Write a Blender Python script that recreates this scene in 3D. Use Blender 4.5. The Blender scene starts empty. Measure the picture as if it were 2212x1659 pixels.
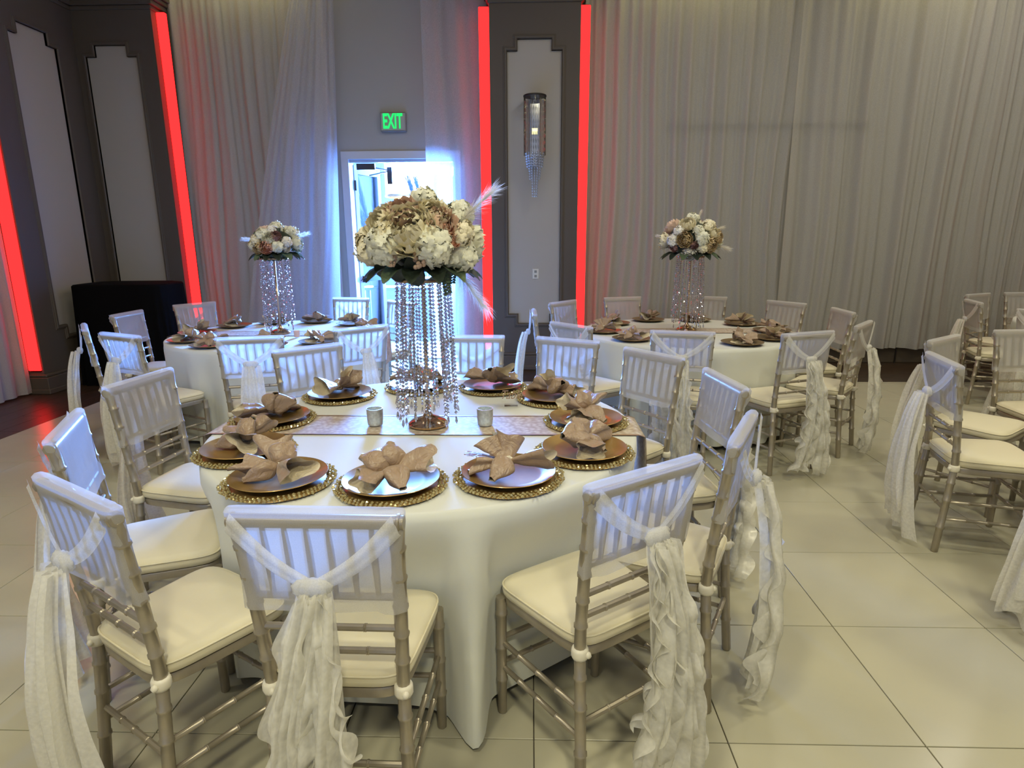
import bpy, math, random
from math import sin, cos, pi, radians as rad, sqrt
from mathutils import Vector, Matrix, noise
C = bpy.context.scene.collection
scn = bpy.context.scene
random.seed(7)
# ------------------------------------------------------------------ camera
EYE = 1.52
RT = (Vector((0.99955243, 0.02932644, -0.00590771)), Vector((0.001014, -0.23057917, -0.97305304)), Vector((-0.02989838, 0.97261154, -0.23050571)))
cam = bpy.data.objects.new('camera', bpy.data.cameras.new('camera'))
C.objects.link(cam)
cam.data.sensor_width = 36.0
cam.data.lens = 36.0 * 1326.6 / 2212.0
m = Matrix.Identity(4)
for i in range(3):
    m[i][0] = RT[0][i]; m[i][1] = -RT[1][i]; m[i][2] = -RT[2][i]
m[0][3], m[1][3], m[2][3] = 0, 0, EYE
cam.matrix_world = m
cam.data.clip_start = 0.05
scn.camera = cam
# ------------------------------------------------------------------ world, lights, exposure
w = bpy.data.worlds.new('world'); scn.world = w; w.use_nodes = True
w.node_tree.nodes['Background'].inputs[0].default_value = (0.55, 0.75, 1.0, 1)
w.node_tree.nodes['Background'].inputs[1].default_value = 1.5
vs = scn.view_settings
vs.view_transform = 'Standard'; vs.look = 'None'; vs.gamma = 1.0; vs.exposure = -0.13; vs.use_curve_mapping = False
cy = scn.cycles
cy.max_bounces = 7; cy.diffuse_bounces = 3; cy.glossy_bounces = 3; cy.transmission_bounces = 4; cy.transparent_max_bounces = 24
cy.caustics_reflective = False; cy.caustics_refractive = False; cy.sample_clamp_indirect = 3.0
def area(name, loc, rot, size, power, col, sy=None, shape='DISK', spread=None):
    l = bpy.data.lights.new(name, 'AREA'); l.energy = power; l.color = col; l.size = size
    l.shape = shape
    if sy: l.shape = 'RECTANGLE'; l.size_y = sy
    if spread: l.spread = rad(spread)
    o = bpy.data.objects.new(name, l); C.objects.link(o); o.location = loc; o.rotation_euler = rot
    return o
WARM = (1.0, 0.93, 0.64)
SOFT = (1.0, 0.95, 0.86)
for i, (x, y, p) in enumerate([(-0.9, 0.3, 50), (2.3, 1.4, 54), (0.6, -2.2, 125), (4.6, 3.0, 50), (-1.5, 3.6, 20), (1.8, 4.6, 31), (5.0, 6.0, 28), (-3.4, 1.0, 20), (-2.6, -2.4, 70)]):  # last entry is an added fill that brightens the sash backs
    area('ceiling_lamp_light', (x, y, 4.85), (0, 0, 0), 0.5, p, WARM if y < 3.2 else SOFT)
area('daylight_from_lobby', (-1.75, 9.95, 1.9), (rad(-84), 0, rad(2)), 2.2, 3000, (0.115, 0.32, 1.0), sy=2.4, spread=95)
area('drape_side_fill', (0.5, 8.75, 1.7), (rad(-90), 0, rad(-72)), 1.5, 420, (0.08, 0.27, 1.0), sy=2.4)  # added lobby light, aimed to turn the swept drape blue
for x in (-3.1, 1.8, 4.2):
    area('cove_light', (x, 7.28, 4.55), (rad(20), 0, 0), 1.6, 6, (1.0, 0.88, 0.35), sy=0.06)

# ------------------------------------------------------------------ materials
def nodes(name):
    mt = bpy.data.materials.new(name); mt.use_nodes = True
    nt = mt.node_tree
    return mt, nt, nt.nodes, nt.links, nt.nodes['Principled BSDF'], nt.nodes['Material Output']
def pm(name, col, rough=0.5, metal=0.0, spec=0.5, var=0.0, scale=8.0, bump=0.0, bscale=60.0, trans=0.0, coat=0.0, sheen=0.0, stretch=None, emis=None, es=0):
    mt, nt, N, L, P, O = nodes(name)
    P.inputs['Base Color'].default_value = (*col, 1); P.inputs['Roughness'].default_value = rough
    P.inputs['Metallic'].default_value = metal; P.inputs['Specular IOR Level'].default_value = spec
    P.inputs['Transmission Weight'].default_value = trans; P.inputs['Coat Weight'].default_value = coat; P.inputs['Sheen Weight'].default_value = sheen
    tc = N.new('ShaderNodeTexCoord'); mp = N.new('ShaderNodeMapping'); L.new(tc.outputs['Object'], mp.inputs[0])
    if stretch: mp.inputs['Scale'].default_value = stretch
    if var:
        n = N.new('ShaderNodeTexNoise'); n.inputs['Scale'].default_value = scale; n.inputs['Detail'].default_value = 5
        L.new(mp.outputs[0], n.inputs['Vector'])
        r = N.new('ShaderNodeValToRGB'); L.new(n.outputs['Fac'], r.inputs[0])
        r.color_ramp.elements[0].position = .3; r.color_ramp.elements[1].position = .7
        r.color_ramp.elements[0].color = (*[max(0, c * (1 - var)) for c in col], 1)
        r.color_ramp.elements[1].color = (*[min(1, c * (1 + var)) for c in col], 1)
        L.new(r.outputs[0], P.inputs['Base Color'])
    if bump:
        n2 = N.new('ShaderNodeTexNoise'); n2.inputs['Scale'].default_value = bscale; n2.inputs['Detail'].default_value = 4
        L.new(mp.outputs[0], n2.inputs['Vector'])
        b = N.new('ShaderNodeBump'); b.inputs['Strength'].default_value = bump; b.inputs['Distance'].default_value = .01
        L.new(n2.outputs['Fac'], b.inputs['Height']); L.new(b.outputs[0], P.inputs['Normal'])
    if emis:
        P.inputs['Emission Color'].default_value = (*emis, 1); P.inputs['Emission Strength'].default_value = es
    return mt
def sheer(name, col, opacity, tl=0.5, gloss=0.0, wscale=300, wamt=0.15):
    """woven see-through cloth: part clear, part diffuse + translucent"""
    mt, nt, N, L, P, O = nodes(name); N.remove(P)
    d = N.new('ShaderNodeBsdfDiffuse'); t = N.new('ShaderNodeBsdfTranslucent'); tr = N.new('ShaderNodeBsdfTransparent')
    d.inputs[0].default_value = t.inputs[0].default_value = (*col, 1)
    m1 = N.new('ShaderNodeMixShader'); m1.inputs[0].default_value = tl; L.new(d.outputs[0], m1.inputs[1]); L.new(t.outputs[0], m1.inputs[2])
    src = m1.outputs[0]
    if gloss:
        g = N.new('ShaderNodeBsdfGlossy'); g.inputs['Roughness'].default_value = .28; g.inputs[0].default_value = (1, .98, .93, 1)
        m3 = N.new('ShaderNodeMixShader'); m3.inputs[0].default_value = gloss; L.new(src, m3.inputs[1]); L.new(g.outputs[0], m3.inputs[2]); src = m3.outputs[0]
    m2 = N.new('ShaderNodeMixShader'); L.new(tr.outputs[0], m2.inputs[1]); L.new(src, m2.inputs[2])
    tc = N.new('ShaderNodeTexCoord'); n = N.new('ShaderNodeTexNoise'); n.inputs['Scale'].default_value = wscale; L.new(tc.outputs['Object'], n.inputs['Vector'])
    r = N.new('ShaderNodeMapRange'); r.inputs[1].default_value = .3; r.inputs[2].default_value = .7
    r.inputs[3].default_value = max(0, opacity - wamt); r.inputs[4].default_value = min(1, opacity + wamt)
    L.new(n.outputs['Fac'], r.inputs[0]); L.new(r.outputs[0], m2.inputs[0]); L.new(m2.outputs[0], O.inputs[0])
    return mt
def emit(name, col, s):
    mt, nt, N, L, P, O = nodes(name); N.remove(P)
    e = N.new('ShaderNodeEmission'); e.inputs[0].default_value = (*col, 1); e.inputs[1].default_value = s; L.new(e.outputs[0], O.inputs[0]); return mt
def satin():
    mt, nt, N, L, P, O = nodes('taupe_satin')
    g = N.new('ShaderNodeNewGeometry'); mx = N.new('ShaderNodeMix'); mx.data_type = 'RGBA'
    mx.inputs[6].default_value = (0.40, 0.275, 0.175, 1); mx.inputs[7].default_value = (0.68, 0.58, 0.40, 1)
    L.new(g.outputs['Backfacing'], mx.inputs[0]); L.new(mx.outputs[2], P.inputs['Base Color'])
    tc = N.new('ShaderNodeTexCoord'); nn = N.new('ShaderNodeTexNoise'); nn.inputs['Scale'].default_value = 28; nn.inputs['Detail'].default_value = 3; nn.inputs['Distortion'].default_value = 1.5
    L.new(tc.outputs['Object'], nn.inputs['Vector']); bb = N.new('ShaderNodeBump'); bb.inputs['Strength'].default_value = .7; bb.inputs['Distance'].default_value = .012; L.new(nn.outputs['Fac'], bb.inputs['Height']); L.new(bb.outputs[0], P.inputs['Normal'])
    P.inputs['Roughness'].default_value = .34; P.inputs['Specular IOR Level'].default_value = .7; P.inputs['Sheen Weight'].default_value = .3
    return mt
def crystal():
    mt, nt, N, L, P, O = nodes('crystal'); N.remove(P)
    g = N.new('ShaderNodeBsdfGlass'); g.inputs['IOR'].default_value = 1.55; g.inputs['Roughness'].default_value = 0.0
    gl = N.new('ShaderNodeBsdfGlossy'); gl.inputs['Roughness'].default_value = .04; gl.inputs[0].default_value = (1, 1, 1, 1)
    tp = N.new('ShaderNodeBsdfTransparent')
    m = N.new('ShaderNodeMixShader'); m.inputs[0].default_value = .5; L.new(g.outputs[0], m.inputs[1]); L.new(gl.outputs[0], m.inputs[2])
    m2 = N.new('ShaderNodeMixShader'); m2.inputs[0].default_value = .88; L.new(tp.outputs[0], m2.inputs[1]); L.new(m.outputs[0], m2.inputs[2])
    L.new(m2.outputs[0], O.inputs[0]); return mt
def sequin():
    mt, nt, N, L, P, O = nodes('sequin_lace')
    tc = N.new('ShaderNodeTexCoord'); v = N.new('ShaderNodeTexVoronoi'); v.inputs['Scale'].default_value = 55; L.new(tc.outputs['Object'], v.inputs['Vector'])
    r = N.new('ShaderNodeValToRGB'); r.color_ramp.elements[0].color = (.80, .74, .63, 1); r.color_ramp.elements[1].color = (.52, .41, .30, 1); r.color_ramp.elements[1].position = .75
    L.new(v.outputs['Distance'], r.inputs[0]); L.new(r.outputs[0], P.inputs['Base Color'])
    P.inputs['Metallic'].default_value = .1; P.inputs['Roughness'].default_value = .55
    b = N.new('ShaderNodeBump'); b.inputs['Strength'].default_value = .9; b.inputs['Distance'].default_value = .004; L.new(v.outputs['Color'], b.inputs['Height']); L.new(b.outputs[0], P.inputs['Normal'])
    return mt
M = dict(
    tile=[pm('floor_tile_stone_%d' % i, tuple(k * c for c in (.53, .50, .37)), rough=.22, var=.05, scale=2.2, spec=.4) for i, k in enumerate((.97, 1.0, 1.03, .99))],
    grout=pm('grout', (.20, .18, .14), .9), wood=pm('dark_wood', (.050, .030, .018), .32, var=.35, scale=5, stretch=(1, 14, 14), spec=.35),
    wood2=pm('dark_wood_lengthwise', (.050, .030, .018), .32, var=.35, scale=5, stretch=(14, 1, 14), spec=.35),
    taupe=pm('taupe_paint', (.095, .075, .055), .6), panelp=pm('pale_panel_paint', (.43, .40, .35), .7, bump=.03, bscale=200),
    wall=pm('warm_grey_wall', (.40, .385, .34), .8), ceil=pm('ceiling_paint', (.55, .52, .46), .9),
    drape=sheer('drape_voile', (.68, .66, .62), .78, .35, wscale=120, wamt=.05),
    swag=sheer('swept_voile', (.72, .73, .80), .52, .35, wscale=200, wamt=.08),
    led=emit('red_led_diffuser', (1.0, .012, .012), 5.0),
    silver=pm('champagne_silver_paint', (.42, .37, .29), .34, metal=.55, var=.06, scale=30), cushion=pm('ivory_cushion', (.80, .73, .52), .65, bump=.05, bscale=40, sheen=.2),
    cap=sheer('sheer_chair_cap', (.93, .92, .91), .47, .4, gloss=.0, wamt=.05, wscale=900), band=sheer('folded_tulle_band', (.93, .92, .88), .8, .35, wamt=.08), tulle=sheer('white_tulle', (.97, .95, .88), .82, .3, wamt=.08, wscale=90),
    organza=sheer('ruffled_organza', (.97, .95, .87), .80, .3, gloss=.06, wamt=.14, wscale=40),
    knot=pm('satin_knot', (.85, .80, .66), .4, sheen=.3),
    cloth=pm('white_tablecloth', (.76, .77, .69), .75, bump=.04, bscale=400, sheen=.2), napkin=satin(),
    gold=pm('gold_lacquer', (.42, .265, .085), .37, metal=.55, var=.22, scale=7, coat=.25), goldm=pm('polished_gold', (.62, .42, .24), .14, metal=1.0),
    brown=pm('gold_brown_rim', (.30, .20, .09), .3, metal=.5), bead=pm('gold_glass_bead', (.80, .62, .30), .12, metal=.3, trans=.35, var=.4, scale=140),
    crystal=crystal(), sequin=sequin(), trim=pm('rose_gold_trim', (.42, .27, .17), .45, metal=.3),
    mercury=pm('mercury_glass', (.62, .63, .60), .28, metal=.25, trans=.3, var=.25, scale=90), led_w=emit('tealight_glow', (.75, .95, 1.0), 6),
    black=pm('black_cloth', (.0035, .0035, .004), .95, spec=.1), green=emit('exit_green', (.03, 1.0, .22), 1.1), signw=pm('sign_housing', (.26, .25, .22), .5),
    white=pm('white_plastic', (.72, .70, .64), .4), dmetal=pm('dark_metal', (.06, .055, .05), .35, metal=.8),
    doorf=pm('door_frame_paint', (.60, .62, .64), .45), glass=pm('clear_glass', (.9, .95, 1), .03, trans=1.0), acrylic=None,
    cream=pm('cream_petal', (.92, .83, .60), .6, var=.12, scale=40), ivory=pm('ivory_petal', (.86, .85, .68), .6, var=.1, scale=40), blush=pm('blush_petal', (.78, .56, .43), .6, var=.15, scale=40),
    peach=pm('peach_petal', (.80, .42, .29), .6, var=.2, scale=40), tan=pm('tan_petal', (.62, .47, .26), .6, var=.25, scale=30), white_p=pm('white_petal', (.90, .87, .80), .6),
    mauve=pm('mauve_petal', (.40, .22, .20), .6), leaf=pm('dark_leaf', (.022, .034, .022), .5, var=.3, scale=20), leafg=pm('sage_leaf', (.11, .16, .09), .6, var=.3, scale=20),
    berry=pm('blush_berry', (.48, .33, .24), .5), pampas=sheer('pampas_hair', (.97, .94, .86), .7, .4, wamt=.1), pampasd=pm('dried_pampas', (.20, .24, .30), .8),
    shade=emit('lamp_shade_glow', (1.0, .93, .82), 5.0), stem=pm('brown_stem', (.05, .035, .02), .7), lobby=pm('lobby_paint', (.8, .82, .85), .8), lobbyf=pm('lobby_floor', (.5, .5, .5), .4),
    brass=pm('brass_trim', (.7, .35, .15), .3, metal=.8), chrome=pm('chrome', (.7, .7, .7), .08, metal=1.0), candle=pm('blush_glass', (.75, .48, .36), .2),
)
a_, nt, N, L, P, O = nodes('clear_acrylic'); N.remove(P)
tp = N.new('ShaderNodeBsdfTransparent'); gl = N.new('ShaderNodeBsdfGlossy'); gl.inputs['Roughness'].default_value = .03; mx = N.new('ShaderNodeMixShader')
lw = N.new('ShaderNodeLayerWeight'); lw.inputs[0].default_value = .15; L.new(lw.outputs['Fresnel'], mx.inputs[0]); L.new(tp.outputs[0], mx.inputs[1]); L.new(gl.outputs[0], mx.inputs[2]); L.new(mx.outputs[0], O.inputs[0])
M['acrylic'] = a_
a_, nt, N, L, P, O = nodes('sconce_crystal'); N.remove(P)
tp = N.new('ShaderNodeBsdfTransparent'); gl = N.new('ShaderNodeBsdfGlossy'); gl.inputs['Roughness'].default_value = .1; gl.inputs[0].default_value = (.85, .87, .9, 1); mx = N.new('ShaderNodeMixShader'); mx.inputs[0].default_value = .42
L.new(tp.outputs[0], mx.inputs[1]); L.new(gl.outputs[0], mx.inputs[2]); L.new(mx.outputs[0], O.inputs[0]); M['scr'] = a_

# ------------------------------------------------------------------ mesh helpers
class G:
    def __init__(s): s.v = []; s.f = []
    def add(s, v, f, T=None):
        n = len(s.v)
        s.v += [tuple(T @ Vector(p)) for p in v] if T is not None else [tuple(p) for p in v]
        s.f += [tuple(i + n for i in q) for q in f]; return s
    def box(s, a, b, T=None):
        (x0, y0, z0), (x1, y1, z1) = a, b
        return s.add([(x0, y0, z0), (x1, y0, z0), (x1, y1, z0), (x0, y1, z0), (x0, y0, z1), (x1, y0, z1), (x1, y1, z1), (x0, y1, z1)],
                     [(0, 3, 2, 1), (4, 5, 6, 7), (0, 1, 5, 4), (1, 2, 6, 5), (2, 3, 7, 6), (3, 0, 4, 7)], T)
    def bbox(s, a, b, e, T=None):
        """box with chamfered edges"""
        (x0, y0, z0), (x1, y1, z1) = a, b
        def ring(z, i): return [(x0 + i + e, y0 + i, z), (x1 - i - e, y0 + i, z), (x1 - i, y0 + i + e, z), (x1 - i, y1 - i - e, z), (x1 - i - e, y1 - i, z), (x0 + i + e, y1 - i, z), (x0 + i, y1 - i - e, z), (x0 + i, y0 + i + e, z)]
        v = ring(z0, e) + ring(z0 + e, 0) + ring(z1 - e, 0) + ring(z1, e)
        f = [tuple(reversed(range(8))), tuple(range(24, 32))]
        for k in range(3):
            for j in range(8): f.append((k * 8 + j, k * 8 + (j + 1) % 8, k * 8 + 8 + (j + 1) % 8, k * 8 + 8 + j))
        return s.add(v, f, T)
    def tube(s, pts, rs, n=8, cap=True, T=None):
        pts = [Vector(p) for p in pts]
        if not hasattr(rs, '__len__'): rs = [rs] * len(pts)
        v = []; f = []; up = None
        for i, p in enumerate(pts):
            d = (pts[min(i + 1, len(pts) - 1)] - pts[max(i - 1, 0)]).normalized()
            if up is None: up = Vector((0, 0, 1)) if abs(d.z) < .9 else Vector((1, 0, 0))
            a = d.cross(up).normalized(); b = a.cross(d).normalized(); up = b
            for j in range(n):
                t = 2 * pi * j / n; v.append(p + a * cos(t) * rs[i] + b * sin(t) * rs[i])
        for i in range(len(pts) - 1):
            for j in range(n): f.append((i * n + j, i * n + (j + 1) % n, (i + 1) * n + (j + 1) % n, (i + 1) * n + j))
        if cap: f.append(tuple(reversed(range(n)))); f.append(tuple(range((len(pts) - 1) * n, len(pts) * n)))
        return s.add(v, f, T)
    def lathe(s, prof, n=24, T=None, cap=True):
        v = []; f = []
        for r, z in prof:
            for j in range(n): v.append((r * cos(2 * pi * j / n), r * sin(2 * pi * j / n), z))
        for i in range(len(prof) - 1):
            for j in range(n): f.append((i * n + j, i * n + (j + 1) % n, (i + 1) * n + (j + 1) % n, (i + 1) * n + j))
        if cap: f.append(tuple(reversed(range(n)))); f.append(tuple(range((len(prof) - 1) * n, len(prof) * n)))
        return s.add(v, f, T)
    def grid(s, fn, nu, nv, T=None, wrap=False):
        v = [fn(i / nu, j / nv) for j in range(nv + 1) for i in range(nu + (0 if wrap else 1))]
        w = nu if wrap else nu + 1; f = []
        for j in range(nv):
            for i in range(nu): f.append((j * w + i, j * w + (i + 1) % w, (j + 1) * w + (i + 1) % w, (j + 1) * w + i))
        return s.add(v, f, T)
    def ball(s, c, r, n=8, k=5, T=None, sz=1.0):
        prof = [(max(1e-4, r * sin(pi * i / k)), -r * sz * cos(pi * i / k)) for i in range(k + 1)]
        TT = Matrix.Translation(c)
        return s.lathe(prof, n, (T @ TT) if T is not None else TT, cap=False)
    def mesh(s, name, mat, smooth=True, auto=None):
        me = bpy.data.meshes.new(name); me.from_pydata(s.v, [], s.f); me.validate()
        me.materials.append(mat)
        if smooth: me.polygons.foreach_set('use_smooth', [True] * len(me.polygons))
        if auto is not None: me.set_sharp_from_angle(angle=rad(auto))
        return me
    def build(s, name, mat, parent=None, smooth=True, auto=35, kind=None):
        o = bpy.data.objects.new(name, s.mesh(name, mat, smooth, auto)); C.objects.link(o)
        if parent: o.parent = parent
        if kind: o['kind'] = kind
        return o
def ob(name, me, parent=None, T=None):
    o = bpy.data.objects.new(name, me); C.objects.link(o)
    if parent: o.parent = parent
    if T is not None: o.matrix_local = T
    return o
def tag(o, label=None, cat=None, group=None, kind=None):
    if label: o['label'] = label
    if cat: o['category'] = cat
    if group: o['group'] = group
    if kind: o['kind'] = kind
    return o
def thing(name, label, cat, loc=(0, 0, 0), rz=0, group=None):
    o = bpy.data.objects.new(name, None); C.objects.link(o); o.location = loc; o.rotation_euler = (0, 0, rz)
    o.empty_display_size = .1
    return tag(o, label, cat, group)
def copy_tree(o, parent=None):
    c = o.copy(); C.objects.link(c)
    if parent: c.parent = parent
    for ch in list(o.children): copy_tree(ch, c)
    return c
def struct(g, name, mat, parent=None, smooth=False):
    o = g.build(name, mat, parent, smooth=smooth, auto=None if not smooth else 35)
    if not parent: o['kind'] = 'structure'
    return o
RX = lambda a: Matrix.Rotation(a, 4, 'X')
RY = lambda a: Matrix.Rotation(a, 4, 'Y')
RZ = lambda a: Matrix.Rotation(a, 4, 'Z')
TR = lambda *a: Matrix.Translation(a)
def nz(x, y, z=0): return noise.noise(Vector((x, y, z)))

# ------------------------------------------------------------------ room shell
fl = struct(G().box((-6.2, -5, -.12), (9.2, 7.9, -.012)), 'floor', M['grout'])
X0, X1, YB, YE = -4.2, 8.4, -1.391, 6.53
tm = {}
k = 0
x = -4.188
while x < 7.8:
    y = -.791
    while y < YE - .02:
        h = min(.6, YE - y)
        key = (round(h, 3), random.randrange(4))
        if key not in tm: tm[key] = G().bbox((0.0018, 0.0018, -.012), (.5982, h - .0018, 0), .0012).mesh('tile', M['tile'][key[1]], False)
        ob('tile', tm[key], fl, TR(x, y, 0)); y += .6
    x += .6
pm_ = {}
def plank(x, y, lx, ly, mat):
    key = (round(lx, 2), round(ly, 2), mat.name)
    if key not in pm_: pm_[key] = G().bbox((.001, .001, -.012), (lx - .001, ly - .001, 0), .001).mesh('plank', mat, False)
    ob('plank', pm_[key], fl, TR(x, y, 0))
y = YE; r = 0
while y < 7.6:
    x = -5.6 + (r % 3) * -.4
    while x < 7.8: plank(x, y, 1.4, .18, M['wood']); x += 1.4
    y += .18; r += 1
for c in range(8):
    x = -4.188 - .18 * (c + 1); y = -.7 + (c % 3) * .45
    while y < YE - .05:
        l = min(1.35, YE - y); plank(x, y, .18, l, M['wood2']); y += l
WB = 7.62
# back wall with the doorway (x -2.16..-.90, z 0..2.45)
g = G(); g.box((-6.2, WB, 0), (-2.16, WB + .16, 5.1)); g.box((-.90, WB, 0), (9.2, WB + .16, 5.1)); g.box((-2.16, WB, 2.45), (-.90, WB + .16, 5.1))
struct(g, 'wall_back', M['wall'])
struct(G().box((-5.56, -5, 0), (-5.4, WB, 5.1)), 'wall_left', M['wall'])
struct(G().box((9.0, -5, 0), (9.16, WB, 5.1)), 'wall_right', M['wall'])
struct(G().box((-5.56, -5.16, 0), (9.16, -5, 5.1)), 'wall_front', M['wall'])
struct(G().box((-5.56, -5.16, 5.1), (9.16, 7.8, 5.2)), 'ceiling', M['ceil'])
g = G(); g.bbox((-4.05, WB - .03, 0), (-2.22, WB, .22), .004); g.bbox((.56, WB - .03, 0), (9.0, WB, .22), .004); g.bbox((.56, WB - .045, .185), (9.0, WB, .22), .004)
struct(g, 'baseboard_back', M['taupe'])
struct(G().bbox((-5.4, -5, 0), (-5.37, 5.95, .22), .004), 'baseboard_left', M['taupe'])

def pilaster(name, T, w, depth, pan, pz):
    """front face at y=0 in local space, x 0..w; depth going back (+y)"""
    o = bpy.data.objects.new(name, None); C.objects.link(o); o.matrix_world = T; o['kind'] = 'structure'
    x0, x1 = pan; cz0, z0, z1, cz1 = pz
    sx = (x1 - x0) * .19
    # recessed panel outline, stepped corners
    out = [(x0, z0), (x0 + sx, z0), (x0 + sx, cz0), (x1 - sx, cz0), (x1 - sx, z0), (x1, z0), (x1, z1), (x1 - sx, z1), (x1 - sx, cz1), (x0 + sx, cz1), (x0 + sx, z1), (x0, z1)]
    R = .022
    g = G()
    # body around the panel as boxes
    g.box((0, 0, 0), (x0, depth, 4.6)); g.box((x1, 0, 0), (w, depth, 4.6)); g.box((x0, 0, 0), (x1, depth, cz0)); g.box((x0, 0, cz1), (x1, depth, 4.6))
    g.box((x0, 0, cz0), (x0 + sx, depth, z0)); g.box((x1 - sx, 0, cz0), (x1, depth, z0)); g.box((x0, 0, z1), (x0 + sx, depth, cz1)); g.box((x1 - sx, 0, z1), (x1, depth, cz1))
    g.build('pilaster_body', M['taupe'], o, smooth=False, auto=None)
    G().box((x0, R, cz0), (x1, R + .01, cz1)).build('panel', M['panelp'], o, smooth=False, auto=None)
    # moulding running round the stepped outline
    g = G(); n = len(out)
    cx_, cz_ = (x0 + x1) / 2, (z0 + z1) / 2
    prof = [(0, R), (0, -.004), (-.008, -.016), (-.026, -.016), (-.032, -.008), (-.040, -.008), (-.044, 0)]
    V = []
    for i, (px, pz_) in enumerate(out):
        a = Vector((out[i - 1][0], out[i - 1][1])); b = Vector((px, pz_)); c = Vector((out[(i + 1) % n][0], out[(i + 1) % n][1]))
        d1 = (b - a).normalized(); d2 = (c - b).normalized()
        n1 = Vector((-d1.y, d1.x)); n2 = Vector((-d2.y, d2.x)); mt = (n1 + n2)
        for off, dy in prof:
            V.append((px + mt.x * (off), dy, pz_ + mt.y * (off)))
    # outline runs anticlockwise, the normal points inward
    k = len(prof); F = []
    for i in range(n):
        for j in range(k - 1): F.append((i * k + j, ((i + 1) % n) * k + j, ((i + 1) % n) * k + j + 1, i * k + j + 1))
    g.add(V, F).build('moulding', M['taupe'], o, smooth=False, auto=None)
    g = G(); g.bbox((-.03, -.05, 0), (w + .03, depth, .17), .006); g.bbox((-.045, -.065, 0), (w + .045, depth, .05), .006); g.bbox((-.02, -.035, .17), (w + .02, depth, .20), .008)
    g.build('plinth', M['taupe'], o, smooth=False, auto=None)
    g = G()
    for i, (e, za, zb) in enumerate([(.015, 3.93, 3.97), (.04, 3.97, 4.02), (.065, 4.02, 4.06), (.09, 4.06, 4.14), (.07, 4.14, 4.6)]):
        g.bbox((-e, -e, za), (w + e, depth, zb), .005)
    g.build('capital', M['taupe'], o, smooth=False, auto=None)
    return o
PZ = (.55, .66, 3.47, 3.585)
p2 = pilaster('trim_2', TR(-.44, 7.2, 0), .97, .42, (.186, .773), PZ)
p1 = pilaster('trim_1', TR(-4.98, 7.2, 0), .91, .42, (.13, .694), PZ)
p3 = pilaster('trim_3', TR(-4.95, 5.97, 0) @ RZ(pi / 2), 1.26, .45, (.30, .93), PZ)
# doorway frame, open leaf
dr = bpy.data.objects.new('door_1', None); C.objects.link(dr); dr['kind'] = 'structure'
g = G(); g.bbox((-2.24, WB - .025, 0), (-2.15, WB + .18, 2.45), .004); g.bbox((-.91, WB - .025, 0), (-.82, WB + .18, 2.45), .004); g.bbox((-2.24, WB - .025, 2.44), (-.82, WB + .18, 2.53), .004); g.bbox((-2.15, WB + .04, 2.41), (-.91, WB + .10, 2.44), .002)
g.build('door_frame', M['doorf'], dr, smooth=False, auto=None)
def leafdoor(hx, ang, sgn):
    T = TR(hx, WB + .16, 0) @ RZ(ang)
    W = .60 * sgn
    def bx(g, a, b, c, d, e, f): g.bbox((min(a, d), b, c), (max(a, d), e, f), .003, T)
    g = G(); bx(g, 0, 0, .01, .08 * sgn, .045, 2.40); bx(g, W - .08 * sgn, 0, .01, W, .045, 2.40); bx(g, .08 * sgn, 0, 2.30, W - .08 * sgn, .045, 2.40); bx(g, .08 * sgn, 0, .01, W - .08 * sgn, .045, .28)
    d = g.build('door_leaf', M['doorf'], dr, smooth=False, auto=None)
    g = G(); bx(g, .08 * sgn, .018, .28, W - .08 * sgn, .026, 2.30); g.build('glass_pane', M['acrylic'], d, smooth=False, auto=None)
    g = G(); g.box((min(.05 * sgn, W - .05 * sgn), -.05, 1.0), (max(.05 * sgn, W - .05 * sgn), -.03, 1.06), T); g.box((min(.05 * sgn, .12 * sgn), -.05, .99), (max(.05 * sgn, .12 * sgn), 0, 1.07), T); g.box((min(W - .12 * sgn, W - .05 * sgn), -.05, .99), (max(W - .12 * sgn, W - .05 * sgn), 0, 1.07), T)
    g.build('push_bar', M['dmetal'], d, smooth=False, auto=None)
    g = G()
    for z in (.3, 1.25, 2.1): g.tube([T @ Vector((0, -.01, z)), T @ Vector((0, -.01, z + .12))], .012, 8)
    g.build('hinge', M['dmetal'], d)
    return d
d1 = leafdoor(-2.14, rad(72), 1)
d2 = leafdoor(-.92, rad(-80), -1)
g = G(); g.box((-2.08, WB + .06, 2.33), (-1.86, WB + .11, 2.40)); g.tube([(-1.90, WB + .08, 2.36), (-1.72, WB + .30, 2.34)], .008, 6); g.tube([(-1.72, WB + .30, 2.34), (-2.02, WB + .42, 2.30)], .008, 6); g.box((-1.76, WB + .26, 2.18), (-1.70, WB + .31, 2.38))
g.build('door_closer', M['dmetal'], d1)
# lobby beyond the door
g = G(); g.box((-4.4, 7.78, 0), (-4.3, 11.0, 3.3)); g.box((.6, 7.78, 0), (.7, 11.0, 3.3)); g.box((-4.4, 11.0, 0), (.7, 11.1, 3.3)); g.box((-4.4, 7.78, 3.2), (.7, 11.1, 3.3))
struct(g, 'wall_lobby', M['lobby'])
struct(G().box((-4.4, 7.9, -.1), (.7, 11.1, -.002)), 'floor_lobby', M['lobbyf'])

def shade_lamp():
    t = thing('drum_lamp', 'large glowing white drum shade hanging in the lobby beyond the open door', 'lamp', (-1.83, 9.5, 0))
    G().lathe([(.26, 2.14), (.32, 2.16), (.32, 2.65), (.26, 2.67)], 32).build('lamp_shade', M['shade'], t)
    G().lathe([(.32, 2.122), (.327, 2.13), (.327, 2.15), (.321, 2.162), (.315, 2.122)], 32, cap=False).build('shade_rim', M['brass'], t)
    G().tube([(0, 0, 2.67), (0, 0, 3.2)], .01, 8).build('hanging_rod', M['dmetal'], t)
shade_lamp()

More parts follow.
